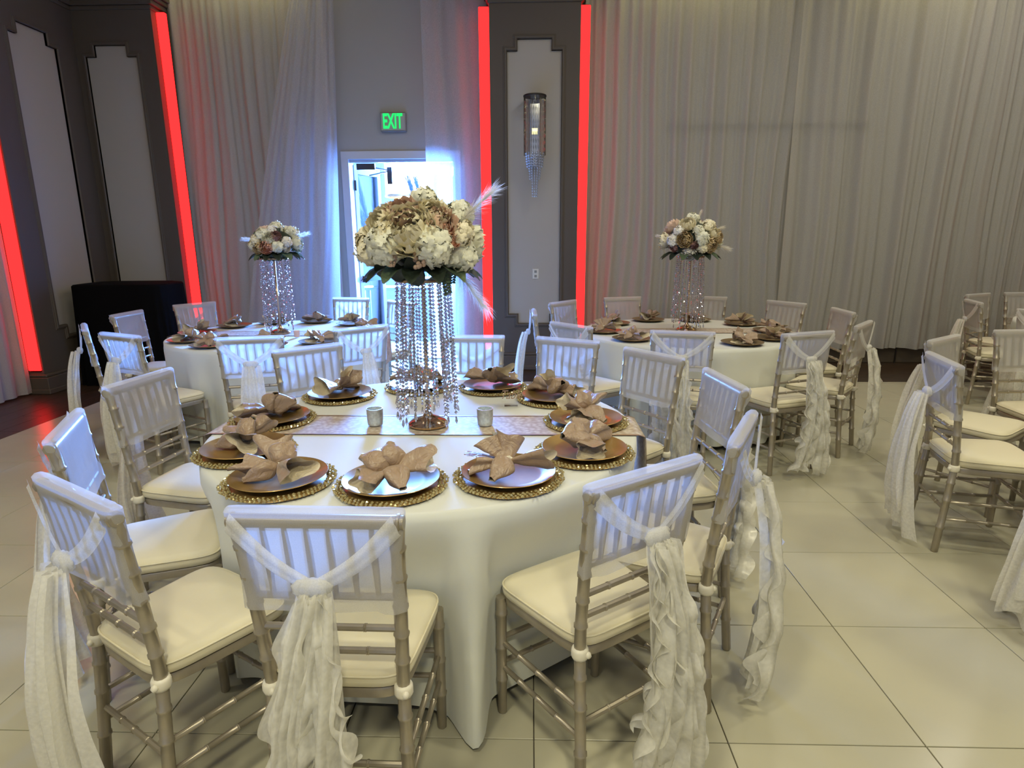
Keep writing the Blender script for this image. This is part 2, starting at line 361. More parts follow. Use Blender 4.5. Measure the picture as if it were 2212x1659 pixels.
# ------------------------------------------------------------------ drapes
def drape(name, x0, x1, yc, z0, z1, mat, label, seed, amp=.045, step=.012, axis='x', topx=None, nv=14, lean=0.0, fwd=0.0, group=None):
    rnd = random.Random(seed); W = x1 - x0; n = max(12, int(W / step))
    fr = [(rnd.uniform(4, 6.5), rnd.uniform(0, 6)), (rnd.uniform(8, 12), rnd.uniform(0, 6)), (rnd.uniform(17, 24), rnd.uniform(0, 6))]
    def fn(u, v):
        xx = u * W
        ph = .25 * nz(xx * 1.3, v * 1.4, seed)
        s = 0
        for i, (f, p) in enumerate(fr): s += (.55, .35, .22)[i] * sin(f * (xx + ph * (1 - v)) * 2 * pi / 2.2 + p + 1.5 * nz(xx * .8, i * 9.1, seed))
        s = (1 - abs(s)) if seed % 2 else s
        px = x0 + xx; z = z0 + (z1 - z0) * v
        if topx:
            tx = topx[0] + (topx[1] - topx[0]) * u; e = v ** 1.15; px = px * (1 - e) + tx * e
        px += lean * (1 - v) * u
        if v == 0: z += .02 * nz(xx * 2.5, 3, seed)
        yy = yc + amp * s * (1 - .25 * v) - fwd * (1 - v) ** .8
        return (px, yy, z) if axis == 'x' else (yy, px, z)
    o = G().grid(fn, n, nv).build(name, mat, auto=None)
    return tag(o, label, 'curtain', group)
drape('drape', -4.06, -2.28, 7.44, .19, 4.75, M['drape'], 'long grey voile drape between the corner pilaster and the open door', 3, amp=.06)
drape('swept_drape', -3.42, -2.22, 7.36, .12, 4.75, M['swag'], 'sheer blue-lit drape swept aside to the floor by the doorway', 4, amp=.04, topx=(-2.44, -2.10), nv=30, fwd=.22)
drape('drape', -1.20, -.46, 7.42, .14, 4.75, M['swag'], 'narrow sheer drape hanging over the door edge beside the sconce pilaster', 6, amp=.035)
drape('drape', .60, 2.95, 7.46, .20, 4.75, M['drape'], 'wide grey voile drape beside the sconce pilaster behind the back table', 5, amp=.075)
drape('drape', 2.93, 5.0, 7.46, .20, 4.75, M['drape'], 'grey voile drape with leaning folds and a glint of glass behind it', 8, amp=.075, lean=-.12)
drape('drape', 4.86, 7.6, 7.47, .20, 4.75, M['drape'], 'rightmost grey voile drape with an orange glow low on it', 11, amp=.075, lean=-.1)
drape('drape', 1.6, 5.93, -5.10, .02, 4.75, M['drape'], 'grey voile drape along the side wall beside the red light, hem touching the floor', 9, amp=.045, axis='y')
# hardware seen faintly through the sheer drapes
tag(G().bbox((1.55, WB - .06, 2.72), (3.85, WB, 2.775), .004).build('picture_rail', M['black'], smooth=False), 'thin dark rail on the wall seen through the wide voile drape', 'rail')
t = thing('glass_console', 'small metal and glass table half hidden behind the leaning voile drape', 'table', (4.67, 7.57, 0))
G().bbox((-.2, -.04, .60), (.2, .04, .615), .003).build('tabletop', M['chrome'], t, smooth=False)
for sx in (-.18, .18): G().tube([(sx, 0, 0), (sx, 0, .6)], .009, 8).build('leg', M['dmetal'], t)

# LED bars, red
def ledbar(x, y, w, z0, z1, label, rz=0, d=.05):
    t = thing('led_light_bar', label, 'light', (x, y, 0), rz, 'red light bars beside the pilasters')
    G().bbox((-w / 2, 0, z0), (w / 2, d, z1), .006).build('diffuser', M['led'], t, smooth=False)
    G().bbox((-w / 2 + .005, d, z0 - .02), (w / 2 - .005, d + .02, z1 + .02), .003).build('housing', M['dmetal'], t, smooth=False)
ledbar(-4.02, 7.29, .095, .22, 3.93, 'tall red light bar on the corner pilaster, left end of the back wall')
ledbar(-.505, 7.29, .11, .22, 3.93, 'tall red light bar left of the pilaster with the sconce')
ledbar(.585, 7.29, .105, .22, 3.93, 'tall red light bar right of the pilaster with the sconce')
ledbar(-5.03, 5.95, .13, .24, 3.93, 'broad red light bar on the side wall at the left edge', d=.02)
ledbar(7.0, 7.3, .1, .22, 3.93, 'red light bar beyond the far right drape')

# exit sign
def text_mesh(s, size, ext, mat, name, shear=0, xs=1.0, off=0.0):
    cu = bpy.data.curves.new(name, 'FONT'); cu.body = s; cu.size = size; cu.extrude = ext; cu.align_x = 'CENTER'; cu.align_y = 'CENTER'; cu.shear = shear; cu.offset = off
    o = bpy.data.objects.new(name, cu); C.objects.link(o); bpy.context.view_layer.update()
    me = bpy.data.meshes.new_from_object(o.evaluated_get(bpy.context.evaluated_depsgraph_get())); bpy.data.objects.remove(o)
    for v in me.vertices: v.co.x *= xs
    me.materials.clear(); me.materials.append(mat); me.name = name; return me
t = thing('exit_sign', 'exit sign with green letters on the wall above the open door', 'sign', (-1.59, 7.585, 2.84))
G().bbox((-.15, -.02, -.105), (.15, .035, .105), .006).build('housing', M['signw'], t, smooth=False)
G().bbox((-.14, -.026, -.095), (.14, -.0195, .095), .003).build('face', M['wall'], t, smooth=False)
ob('lettering', text_mesh('EXIT', .225, .003, M['green'], 'lettering', xs=.50, off=.006), t, TR(-.004, -.030, .0) @ RX(pi / 2))
# wall outlet
t = thing('wall_switch', 'small white switch plate low on the pale pilaster panel under the sconce', 'switch', (.059, 7.221, 1.12))
G().bbox((-.036, -.006, -.058), (.036, 0, .058), .003).build('cover_plate', M['white'], t, smooth=False)
for z in (-.026, .026): G().bbox((-.014, -.010, z - .014), (.014, -.006, z + .014), .002).build('socket', M['signw'], t, smooth=False)
# sconce
t = thing('crystal_sconce', 'tall glass and crystal wall sconce with a tapered tip on the pale pilaster panel', 'lamp', (.045, 7.08, 0))
G().lathe([(.122, 2.985), (.125, 2.99), (.125, 3.0), (.12, 3.004)], 32).build('top_cap', M['dmetal'], t)
G().box((-.05, .10, 2.3), (.05, .14, 2.98)).build('back_plate', M['chrome'], t, smooth=False)
for j, (za, zb) in enumerate([(2.78, 2.985), (2.62, 2.775), (2.40, 2.615)]):
    G().lathe([(.12, za), (.12, zb)], 32, cap=False).build('glass_tier', M['acrylic'], t)
sg = G()
rr = random.Random(2)
for ring, rad_, zt in [(14, .10, 2.42), (12, .075, 2.40), (8, .045, 2.38)]:
    for j in range(ring):
        a = 2 * pi * j / ring; L_ = {.10: .14, .075: .27, .045: .42}[rad_]
        z = zt
        while z > zt - L_:
            q = (zt - z) / .45; rc = rad_ * (1 - q * .5)
            sg.lathe([(.0005, -.014), (.009, 0), (.0005, .014)], 5, TR(rc * cos(a), rc * sin(a), z), cap=False); z -= .027
sg.build('crystal_drops', M['scr'], t, smooth=False, kind='stuff')
sg = G()
for j in range(26):
    a = 2 * pi * j / 26
    for z in (2.93, 2.86, 2.80, 2.73, 2.67, 2.60, 2.53, 2.46): sg.lathe([(.0005, -.03), (.006, 0), (.0005, .03)], 4, TR(.108 * cos(a), .108 * sin(a), z), cap=False)
sg.build('inner_prisms', M['scr'], t, smooth=False, kind='stuff')
G().tube([(-.03, 0, 2.66), (.03, 0, 2.66)], .016, 8).build('bulb', emit('bulb_glow', (1, .9, .45), 2.0), t)

# black draped bar in the corner
def blackbar():
    def fn(u, v):
        a = u * 2 * pi; hw, hd = .49 + .02 * (1 - v), .30
        c, s_ = cos(a), sin(a); e = .35
        x = hw * (abs(c) ** e) * (1 if c > 0 else -1); y = hd * (abs(s_) ** e) * (1 if s_ > 0 else -1)
        k = 1 + .035 * (1 - v) * sin(u * 2 * pi * 17 + 2 * nz(u * 9, 0)) + (.02 * (1 - v))
        return (x * k, y * k, .004 + 1.055 * v)
    g = G(); g.grid(fn, 160, 14, wrap=True)
    tops = [fn(i / 160, 1) for i in range(160)]
    for s_, dz in ((.97, .014), (.8, .024), (.4, .03)): tops += [(fn(i / 160, 1)[0] * s_, fn(i / 160, 1)[1] * s_, 1.059 + dz) for i in range(160)]
    f = [(k * 160 + i, k * 160 + (i + 1) % 160, k * 160 + 160 + (i + 1) % 160, k * 160 + 160 + i) for k in range(3) for i in range(160)] + [tuple(range(480, 640))]
    g.add(tops, f)
    o = g.build('draped_table', M['black']); o.location = (-4.36, 6.62, 0); o.rotation_euler = (0, 0, rad(4))
    tag(o, 'tall table draped to the floor in black cloth, in the room corner', 'table')
blackbar()

# ------------------------------------------------------------------ chair
def ringed(z0, z1, r, marks, n=4):
    """radii along a bamboo-style rod"""
    zs = []
    for i in range(n + 1): zs.append((i / n, r))
    for mk in marks:
        zs += [(mk - .012, r), (mk - .006, r * 1.22), (mk + .006, r * 1.22), (mk + .012, r)]
    return sorted(zs)
def rod(g, p, q, r, marks=(), seg=8):
    p, q = Vector(p), Vector(q); prof = ringed(0, 1, r, marks); L_ = (q - p).length
    pts = []; rs = []
    for t, rr_ in prof: pts.append(p.lerp(q, min(1, max(0, t)))); rs.append(rr_)
    # remove duplicates
    P_, R_ = [pts[0]], [rs[0]]
    for a, b in zip(pts[1:], rs[1:]):
        if (a - P_[-1]).length > 1e-4: P_.append(a); R_.append(b)
    g.tube(P_, R_, seg)
CH = {}
def post_pts(sx):
    return [(sx * .180, -.215, 0), (sx * .170, -.195, .25), (sx * .166, -.182, .44), (sx * .168, -.186, .52), (sx * .176, -.208, .72), (sx * .183, -.232, .905)]
def chair_meshes():
    for sx, nm in ((-1, 'L'), (1, 'R')):
        pts = post_pts(sx); P_, R_ = [], []
        N_ = 60
        def at(z):
            for a, b in zip(pts, pts[1:]):
                if z <= b[2] + 1e-6:
                    t = (z - a[2]) / (b[2] - a[2]); return tuple(a[i] + (b[i] - a[i]) * t for i in range(3))
            return pts[-1]
        marks = [.13, .27, .36, .52, .60, .68, .76, .84]
        zs = [0, .004, .2, .44, .9, .905]
        for mk in marks: zs += [mk - .007, mk - .003, mk + .003, mk + .007]
        zs = sorted(zs)
        for z in zs:
            P_.append(at(z)); r = .0165
            if any(abs(z - mk) < .004 for mk in marks): r = .0195
            if z == 0: r = .013
            if z >= .9: r = .0185 if z < .903 else .012
            R_.append(r)
        CH['post' + nm] = G().tube(P_, R_, 10).mesh('back_post', M['silver'], auto=40)
        g = G(); g.lathe([(.021, -.016), (.024, -.008), (.024, .008), (.021, .016)], 12, TR(sx * .166, -.183, .435)); g.ball((sx * .166 + .01, -.205, .435), .010, 6, 4)
        CH['tie' + nm] = g.mesh('cushion_tie', M['knot'])
        g = G(); P_, R_ = [], []
        for z, r in [(0, .012), (.004, .015), (.12, .016), (.125, .019), (.131, .019), (.136, .016), (.24, .0165), (.245, .0195), (.251, .0195), (.256, .0165), (.36, .017), (.365, .020), (.371, .020), (.376, .017), (.425, .017)]:
            P_.append((sx * .192, .172, z)); R_.append(r)
        CH['leg' + nm] = g.tube(P_, R_, 10).mesh('leg', M['silver'], auto=40)
        for k, z in enumerate((.175, .265)):
            g = G(); rod(g, (sx * .174, -.19, z), (sx * .190, .165, z), .0085, (.25, .5, .75)); CH['str%s%d' % (nm, k)] = g.mesh('stretcher', M['silver'], auto=40)
    for k, z in enumerate((.15, .24)):
        g = G(); rod(g, (-.185, .172, z + .04), (.185, .172, z + .04), .0085, (.3, .5, .7)); CH['fstr%d' % k] = g.mesh('stretcher', M['silver'], auto=40)
    g = G(); rod(g, (-.168, -.195, .22), (.168, -.195, .22), .0085, (.3, .5, .7)); CH['bstr'] = g.mesh('stretcher', M['silver'], auto=40)
    g = G(); rod(g, (-.20, -.235, .908), (.20, -.235, .908), .0165, (.03, .97), 10); CH['top'] = g.mesh('top_rail', M['silver'], auto=40)
    for k, (z, y) in enumerate(((.545, -.188), (.615, -.197), (.705, -.207))):
        g = G(); rod(g, (-.17, y, z), (.17, y, z), .009, (.25, .5, .75)); CH['rail%d' % k] = g.mesh('back_rail', M['silver'], auto=40)
    g = G(); g.tube([(0, -.207, .705), (0, -.214, .77), (0, -.222, .83), (0, -.235, .905)], [.006, .0085, .0085, .0055], 8); CH['spin'] = g.mesh('spindle', M['silver'], auto=40)
    # seat frame
    def outline(k, n=40):
        o = []
        for i in range(n):
            a = 2 * pi * i / n; c, s_ = cos(a), sin(a); e = .32
            X = (abs(c) ** e) * (1 if c > 0 else -1); Y = (abs(s_) ** e) * (1 if s_ > 0 else -1)
            wdt = .185 + .018 * Y
            o.append((X * wdt * k, Y * .188 * k - .002))
        return o
    def stack(levels, mat, name, close=True):
        g = G(); V = []; n = 40
        for k, z in levels: V += [(x, y, z) for x, y in outline(k)]
        F = [(i * n + j, i * n + (j + 1) % n, (i + 1) * n + (j + 1) % n, (i + 1) * n + j) for i in range(len(levels) - 1) for j in range(n)]
        F += [tuple(reversed(range(n))), tuple(range((len(levels) - 1) * n, len(levels) * n))]
        return g.add(V, F).mesh(name, mat, auto=50)
    CH['frame'] = stack([(.93, .405), (.99, .41), (1.0, .43), (.98, .437)], M['silver'], 'seat_frame')
    CH['seat'] = stack([(.97, .438), (1.025, .446), (1.035, .460), (1.02, .474), (.985, .484), (.90, .490), (.5, .495), (.1, .497)], M['cushion'], 'seat_cushion')
    # welt piping
    g = G(); o_ = outline(1.03, 40); g.tube([(x, y, .474) for x, y in o_ + o_[:1]], .003, 5, cap=False); CH['pipe'] = g.mesh('piping', M['cushion'])
chair_meshes()
def cap_mesh(seed):
    def fn(u, v):
        a = 2 * pi * u; e = .22; c, s_ = cos(a), sin(a)
        X = (abs(c) ** e) * (1 if c > 0 else -1); Y = (abs(s_) ** (e * 1.8)) * (1 if s_ > 0 else -1)
        z = .675 + (.933 - .675) * v
        if v == 0: z += .010 * nz(X * 3 + seed, Y * 2, seed)
        hw = .192 + .012 * v - .006 * sin(v * pi); hd = .021
        yc = -.207 - .028 * v
        hw += .004 * nz(v * 7, seed * 3.1)
        y = yc + Y * hd - (.006 * sin(pi * v) * (1 - X * X)) * (1 if Y > 0 else -1) * .9
        y += .006 * nz(X * 9 + seed, v * 6, Y) * (1 - abs(X) ** 4) + .004 * sin(14 * X + 9 * v + seed) * (1 - v)
        return (X * hw, y, z)
    g = G(); g.grid(fn, 48, 9, wrap=True)
    r0 = [fn(i / 48, 1) for i in range(48)]; r1 = [(x * .985, -.235 + (y + .235) * .6, .940) for x, y, z in r0]
    g.add(r0 + r1, [(i, (i + 1) % 48, 48 + (i + 1) % 48, 48 + i) for i in range(48)] + [tuple(range(48, 96))])
    return g.mesh('chair_cover', M['cap'])
CAPS = [cap_mesh(s) for s in (1, 5)]
def sash_top(seed, mat):
    mat = M['band']; g = G()
    for sx in (-1, 1):
        def fn(u, v):
            p0 = Vector((sx * .180, -.264, .938)).lerp(Vector((sx * .197, -.258, .888)), v); p1 = Vector((sx * .012, -.276, .792)).lerp(Vector((sx * .020, -.274, .758)), v)
            p = p0.lerp(p1, u); p.z -= .016 * sin(pi * u)
            p.y += -.004 * cos((v - .5) * pi) - .003 * sin(4 * pi * v + seed)
            return p
        g.grid(fn, 10, 6)
    return g.mesh('sash', mat)
def knot_mesh():
    g = G(); g.lathe([(.003, -.026), (.018, -.024), (.027, -.010), (.028, .006), (.020, .018), (.003, .021)], 36, TR(0, -.283, .772) @ Matrix.Diagonal((1.5, .62, 1, 1)))
    for v in range(len(g.v)):
        x, y, z = g.v[v]; a = math.atan2(y + .283, x); k = 1 + .15 * sin(12 * a + z * 90); g.v[v] = (x * k, -.283 + (y + .283) * k, z)
    return g.mesh('sash_knot', M['band'])
KN = knot_mesh()
def tail(seed, wtop, wbot, zbot, dx, yo, mat, curl=0.0, nv=30, nu=12, name='sash_tail', out=.05):
    r = random.Random(seed); p1, p2 = r.uniform(0, 6), r.uniform(0, 6)
    def fn(u, v):
        s = v; w_ = wtop + (wbot - wtop) * s ** .8; uu = u - .5
        z = .765 + (zbot - .765) * s
        if s == 1: z += .03 * nz(u * 4, seed)
        x = uu * w_ + dx * s + .015 * sin(3 * s + p1)
        y = -.290 - yo - out * sin(pi * min(1, s * .9)) - .012 * s
        y += (.010 + .018 * s) * sin(uu * 2 * pi * 2.2 + p2 + 1.5 * s) + .010 * nz(x * 8, z * 5, seed)
        if curl:
            ed = abs(uu) * 2
            fr = 5.0 + (seed % 3)
            y += -curl * ed ** 2 * (.4 + s * .6) * sin(fr * 2 * pi * s * .75 + (p1 if uu > 0 else p2) + 2 * uu)
            x += curl * .75 * ed ** 2 * cos(fr * 2 * pi * s * .75 + (p2 if uu > 0 else p1)) * (1 if uu > 0 else -1) * (.4 + .6 * s)
            z += curl * .4 * ed * sin(fr * 4 * s + p1)
        return (x, y, max(z, .012))
    return G().grid(fn, nu, nv).mesh(name, mat)
SASH = {
    'tulleA': (sash_top(1, M['tulle']), [tail(1, .09, .34, .04, .03, 0, M['tulle'], nu=24), tail(2, .08, .24, .08, -.06, .018, M['tulle'], nu=20), tail(3, .07, .20, .16, .05, .035, M['tulle'], nu=16)]),
    'tulleB': (sash_top(2, M['tulle']), [tail(4, .08, .25, .05, -.02, 0, M['tulle'], nu=20), tail(5, .07, .18, .10, .03, .02, M['tulle'], nu=16)]),
    'organzaA': (sash_top(3, M['organza']), [tail(6, .08, .20, .08, .0, 0, M['organza'], nu=20), tail(7, .07, .14, .20, .02, .02, M['organza'], nu=16)] + [tail(20 + k, .05, w_, zb, dx, .012 + .012 * (k % 3), M['organza'], curl=.024, nv=60, nu=10, name='sash_ruffle') for k, (zb, dx, w_) in enumerate([(.05, -.085, .13), (.10, .03, .15), (.03, .09, .12), (.24, -.03, .13), (.32, .06, .11)])]),
    'organzaB': (sash_top(4, M['organza']), [tail(9, .08, .23, .07, .02, 0, M['organza'], nu=20), tail(8, .07, .15, .16, -.03, .02, M['organza'], nu=16)] + [tail(40 + k, .05, w_, zb, dx, .012 + .014 * (k % 3), M['organza'], curl=.026, nv=60, nu=10, name='sash_ruffle') for k, (zb, dx, w_) in enumerate([(.04, .09, .14), (.12, -.05, .14), (.06, -.10, .11), (.28, .04, .12)])]),
}
def make_chair(style, mid, ang, label, group, capi=0, twist=0):
    """mid: centre of the top rail on the plan, ang: outward direction"""
    d = Vector((-cos(ang), -sin(ang))); rz = math.atan2(d.y, d.x) - pi / 2 + twist
    loc = Vector((mid[0], mid[1])) + Vector((-sin(rz), cos(rz))) * .235
    t = thing('chiavari_chair', label, 'chair', (loc.x, loc.y, 0), rz, group)
    for s in 'LR':
        ob('back_post', CH['post' + s], t); ob('leg', CH['leg' + s], t); ob('stretcher', CH['str%s0' % s], t); ob('stretcher', CH['str%s1' % s], t); ob('cushion_tie', CH['tie' + s], t)
    for k in ('fstr0', 'fstr1', 'bstr'): ob('stretcher', CH[k], t)
    ob('top_rail', CH['top'], t)
    for k in range(3): ob('back_rail', CH['rail%d' % k], t)
    for k in range(6):
        ob('spindle', CH['spin'], t, TR(-.125 + .05 * k, 0, 0))
    ob('seat_frame', CH['frame'], t); st = ob('seat_cushion', CH['seat'], t); ob('piping', CH['pipe'], st)
    ob('chair_cover', CAPS[capi], t)
    top, tails = SASH[style]
    s = ob('sash', top, t); ob('sash_knot', KN, s)
    for m_ in tails: ob(m_.name.split('.')[0], m_, s)
    return t
CHS = [
 # name, mid, angle, style, table, label
 ('c', (-1.10, 1.35), -121, 'tulleA', 'silver chair nearest the bottom left corner, long plain tulle sash trailing behind'),
 ('c', (-.48, 1.25), -91, 'organzaB', 'silver chair nearest the camera, back straight on, gathered sash down its middle'),
 ('c', (.30, 1.50), -55, 'organzaA', 'silver chair at the front table with ruffled sash, next right of the nearest chair'),
 ('c', (.68, 1.89), -27, 'organzaB', 'silver chair seen edge-on right of the front table, ruffled sash fanning outward'),
 ('c', (.83, 2.59), 7, 'organzaA', 'silver chair at the right end of the lace runner on the front table'),
 ('c', (.64, 3.18), 37, 'organzaB', 'silver chair behind the right end of the front table, ruffles beside its post'),
 ('c', (.22, 3.62), 62, 'tulleB', 'silver chair across the front table, below the wall switch'),
 ('c', (-.36, 3.76), 88, 'tulleB', 'silver chair across the front table, just right of the crystal strands'),
 ('c', (-1.25, 3.37), 131, 'tulleA', 'silver chair across the front table, left of the crystal strands'),
 ('c', (-1.72, 2.59), 173, 'tulleB', 'silver chair at the left end of the lace runner, spindles showing through its cover'),
 ('c', (-1.53, 1.89), -155, 'tulleB', 'silver chair left of the front table, inside of its cover lit blue'),
 ('d', (-3.38, 5.05), -180, 'tulleA', 'silver chair facing the doorway before the black draped table, rails lit blue'),
 ('d', (-2.64, 3.84), -115, 'tulleA', 'silver chair turned away at the back left table, full tulle sash, beside the outermost'),
 ('d', (-3.14, 4.21), -143, 'tulleA', 'outermost silver chair at the back left table, rounded tulle sash toward the red light'),
 ('d', (-3.20, 5.78), 146, 'tulleB', 'silver chair in front of the corner pilaster and its red light bar'),
 ('d', (-1.85, 6.31), 80, 'tulleB', 'silver chair in front of the swept blue drape beside the door jamb'),
 ('d', (-1.26, 5.96), 50, 'tulleB', 'silver chair standing before the open door, behind the crystal strands'),
 ('d', (-1.74, 3.72), -76, 'tulleB', 'silver chair on the near side of the back left table, narrow white sash'),
 ('d', (-1.16, 4.16), -48, 'tulleB', 'silver chair near right of the back left table, narrow sash, blue-lit seat'),
 ('e', (.03, 5.05), -179, 'tulleA', 'silver chair seen edge-on before the sconce pilaster, white sash bulging left'),
 ('e', (.31, 5.87), 140, 'tulleB', 'silver chair beside the red light bar right of the sconce pilaster'),
 ('e', (.93, 6.27), 106, 'tulleB', 'silver chair behind the back right table, left of the flower stand'),
 ('e', (1.78, 6.31), 70, 'tulleB', 'silver chair directly behind the back right flower stand'),
 ('e', (2.36, 5.76), 33, 'tulleB', 'silver chair behind the right end of the back right table, crossed band on its cover'),
 ('e', (2.55, 5.09), -3, 'tulleB', 'silver chair right of the back right table, beyond the ruffled ones'),
 ('e', (2.30, 4.29), -40, 'organzaB', 'silver chair at the aisle, puffy ruffled sash, right of the back right table'),
 ('e', (1.74, 3.87), -69, 'organzaA', 'silver chair near right of the back right table, long ruffled sash to the floor'),
 ('e', (.97, 3.92), -104, 'organzaB', 'silver chair before the back right table, bands forming a wide V'),
 ('e', (.28, 4.26), -139, 'tulleB', 'silver chair near left of the back right table, half hidden by a nearer chair'),
 ('g', (2.02, 3.01), 167, 'tulleA', 'silver chair at the right-hand table with long plain sash, whole seat in view'),
 ('g', (2.44, 3.66), 127, 'tulleA', 'silver chair just beyond the one with the long plain sash, tilted cream cover'),
 ('g', (2.02, 2.16), 203, 'tulleA', 'silver chair cut by the right edge, only a leg showing'),
 ('g', (3.14, 3.96), 93, 'tulleB', 'silver chair cut by the right edge, its post beside the far table sash'),
 ('h', (4.08, 5.80), 163, 'tulleA', 'silver chair side-on near the orange-lit drape with a rounded sash'),
 ('h', (4.06, 4.96), 203, 'tulleA', 'silver chair at the far right table, crossed bands and wide two-part sash'),
 ('h', (4.62, 6.52), 117, 'tulleB', 'silver chair farthest back by the orange-lit drape, seat showing between others'),
 ('h', (5.19, 6.66), 90, 'tulleB', 'farthest silver chair at the right edge against the drape'),
]
GRP = {'c': 'chiavari chairs at the front table', 'd': 'chiavari chairs at the back left table', 'e': 'chiavari chairs at the back right table', 'g': 'chiavari chairs at the right-hand table', 'h': 'chiavari chairs at the far right table'}
TC = {'c': (-.43, 2.45), 'd': (-2.08, 5.02), 'e': (1.29, 5.10), 'g': (3.32, 2.55), 'h': (5.25, 5.42)}
chair_fronts = {k: [] for k in TC}
for i, (tb, mid, a, st, lab) in enumerate(CHS):
    make_chair(st, mid, rad(a), lab, GRP[tb], capi=i % 2)
    v = Vector(mid) - Vector(TC[tb]); chair_fronts[tb].append((math.atan2(v.y, v.x), v.length - .235 - .20))

# ------------------------------------------------------------------ tables and cloths
TLAB = {'c': 'front', 'd': 'back left', 'e': 'back right', 'g': 'right-hand', 'h': 'far right'}
R0 = .87
def table(key):
    cx, cy_ = TC[key]; nm = TLAB[key]
    t = thing('round_table', 'round folding table under the cloth of the %s group' % nm, 'table', (cx, cy_, 0), 0, 'round banquet tables')
    G().lathe([(R0 - .03, .735), (R0 - .022, .738), (R0 - .022, .750), (R0 - .03, .753)], 64).build('tabletop', M['wood'], t)
    for j in range(4):
        a = pi / 4 + j * pi / 2; G().tube([(.42 * cos(a), .42 * sin(a), 0), (.36 * cos(a), .36 * sin(a), .735)], .014, 8).build('leg', M['dmetal'], t)
    rnd = random.Random(ord(key)); nf = 15; ph = [rnd.uniform(-.25, .25) for _ in range(nf)]; am = [rnd.uniform(.6, 1.3) for _ in range(nf)]
    flare = {'c': [(rad(-76), .13, .10), (rad(-140), .06, .14)]}.get(key, [])
    NU, NV = 360, 26
    def fn(u, v):
        a = 2 * pi * u; s = v   # 0 at rim, 1 at hem
        z = .760 - .715 * s if s > 0 else .760
        q = a / (2 * pi) * nf; k = int(q) % nf; fr = q - int(q)
        A = am[k] * (1 - fr) + am[(k + 1) % nf] * fr
        p = ph[k] * (1 - fr) + ph[(k + 1) % nf] * fr
        fold = sin(2 * pi * (q + p)) ; fold = fold * abs(fold) ** .2
        r = R0 - .012 + .012 * min(1, s * 12) + s ** .85 * (.033 * A * fold - .033) + .012 * s * nz(cos(a) * 5, sin(a) * 5, s * 2)
        for fa, am_, wd in flare:
            dd = (a - fa + pi) % (2 * pi) - pi
            e = math.exp(-(dd / wd) ** 2); r += am_ * e * s ** 1.3; z -= .035 * e * s
        for ca, rf in chair_fronts[key]:
            dd = abs((a - ca + pi) % (2 * pi) - pi)
            if dd < .34 and z < .74:
                k_ = min(1, (.34 - dd) / .10); k_ = k_ * k_ * (3 - 2 * k_); zz = min(1, (.74 - z) / .24); zz = zz * zz * (3 - 2 * zz)
                # front edge of the seat is straight: distance grows sideways
                lim = (rf - .012) / max(.6, cos(min(dd, .26)))
                if r > lim: r = r * (1 - k_ * zz) + lim * k_ * zz
        return (r * cos(a), r * sin(a), max(z, .008))
    g = G(); V = [fn(i / NU, j / NV) for j in range(NV + 1) for i in range(NU)]
    F = [(j * NU + i, (j + 1) * NU + i, (j + 1) * NU + (i + 1) % NU, j * NU + (i + 1) % NU) for j in range(NV) for i in range(NU)]
    g.add(V, F)
    inner = []
    for rr_ in (R0 - .03, .6, .3, .01): inner += [(rr_ * cos(2 * pi * i / NU), rr_ * sin(2 * pi * i / NU), .7605 + (.0004 * sin(i * .1) if rr_ > .1 else 0)) for i in range(NU)]
    base = len(g.v); g.add(inner, [(k * NU + i, k * NU + (i + 1) % NU, (k + 1) * NU + (i + 1) % NU, (k + 1) * NU + i) for k in range(3) for i in range(NU)] + [tuple(range(3 * NU, 4 * NU))])
    g.f += [(i, (i + 1) % NU, base + (i + 1) % NU, base + i) for i in range(NU)]
    o = g.build('tablecloth', M['cloth'], auto=None); o.location = (cx, cy_, 0)
    tag(o, 'white floor-length cloth on the %s round table' % nm, 'tablecloth', 'white round tablecloths')
for k in TC: table(k)

def runner(key, yo, w_, label):
    cx, cy_ = TC[key]; hl = sqrt((R0) ** 2 - yo ** 2) + .0
    def path(u, off):  # along x incl. drop
        L_ = 2 * hl + .5; s = u * L_ - L_ / 2
        if abs(s) < hl: return s, .7635 + off
        sg = 1 if s > 0 else -1; e = abs(s) - hl
        return sg * (hl + .012 + off + .01 * sin(e * 9)), .7635 - e
    g = G(); g.grid(lambda u, v: (path(u, 0)[0], (v - .5) * w_, path(u, 0)[1]), 120, 8)
    o = g.build('table_runner', M['sequin'], auto=None); o.location = (cx, cy_ + yo, 0)
    tag(o, label, 'table runner', 'sequin lace runners')
    for sg in (-1, 1):
        G().grid(lambda u, v: (path(u, .0015)[0], sg * (w_ / 2) + (v - .5) * .012, path(u, .0015)[1]), 120, 1).build('trim_band', M['trim'], o, auto=None)
runner('c', 0.0, .262, 'champagne sequin lace runner with rose gold edges across the front table')
runner('d', -.01, .26, 'pale sequin runner across the back left table')
runner('e', .02, .26, 'pale sequin runner across the back right table')

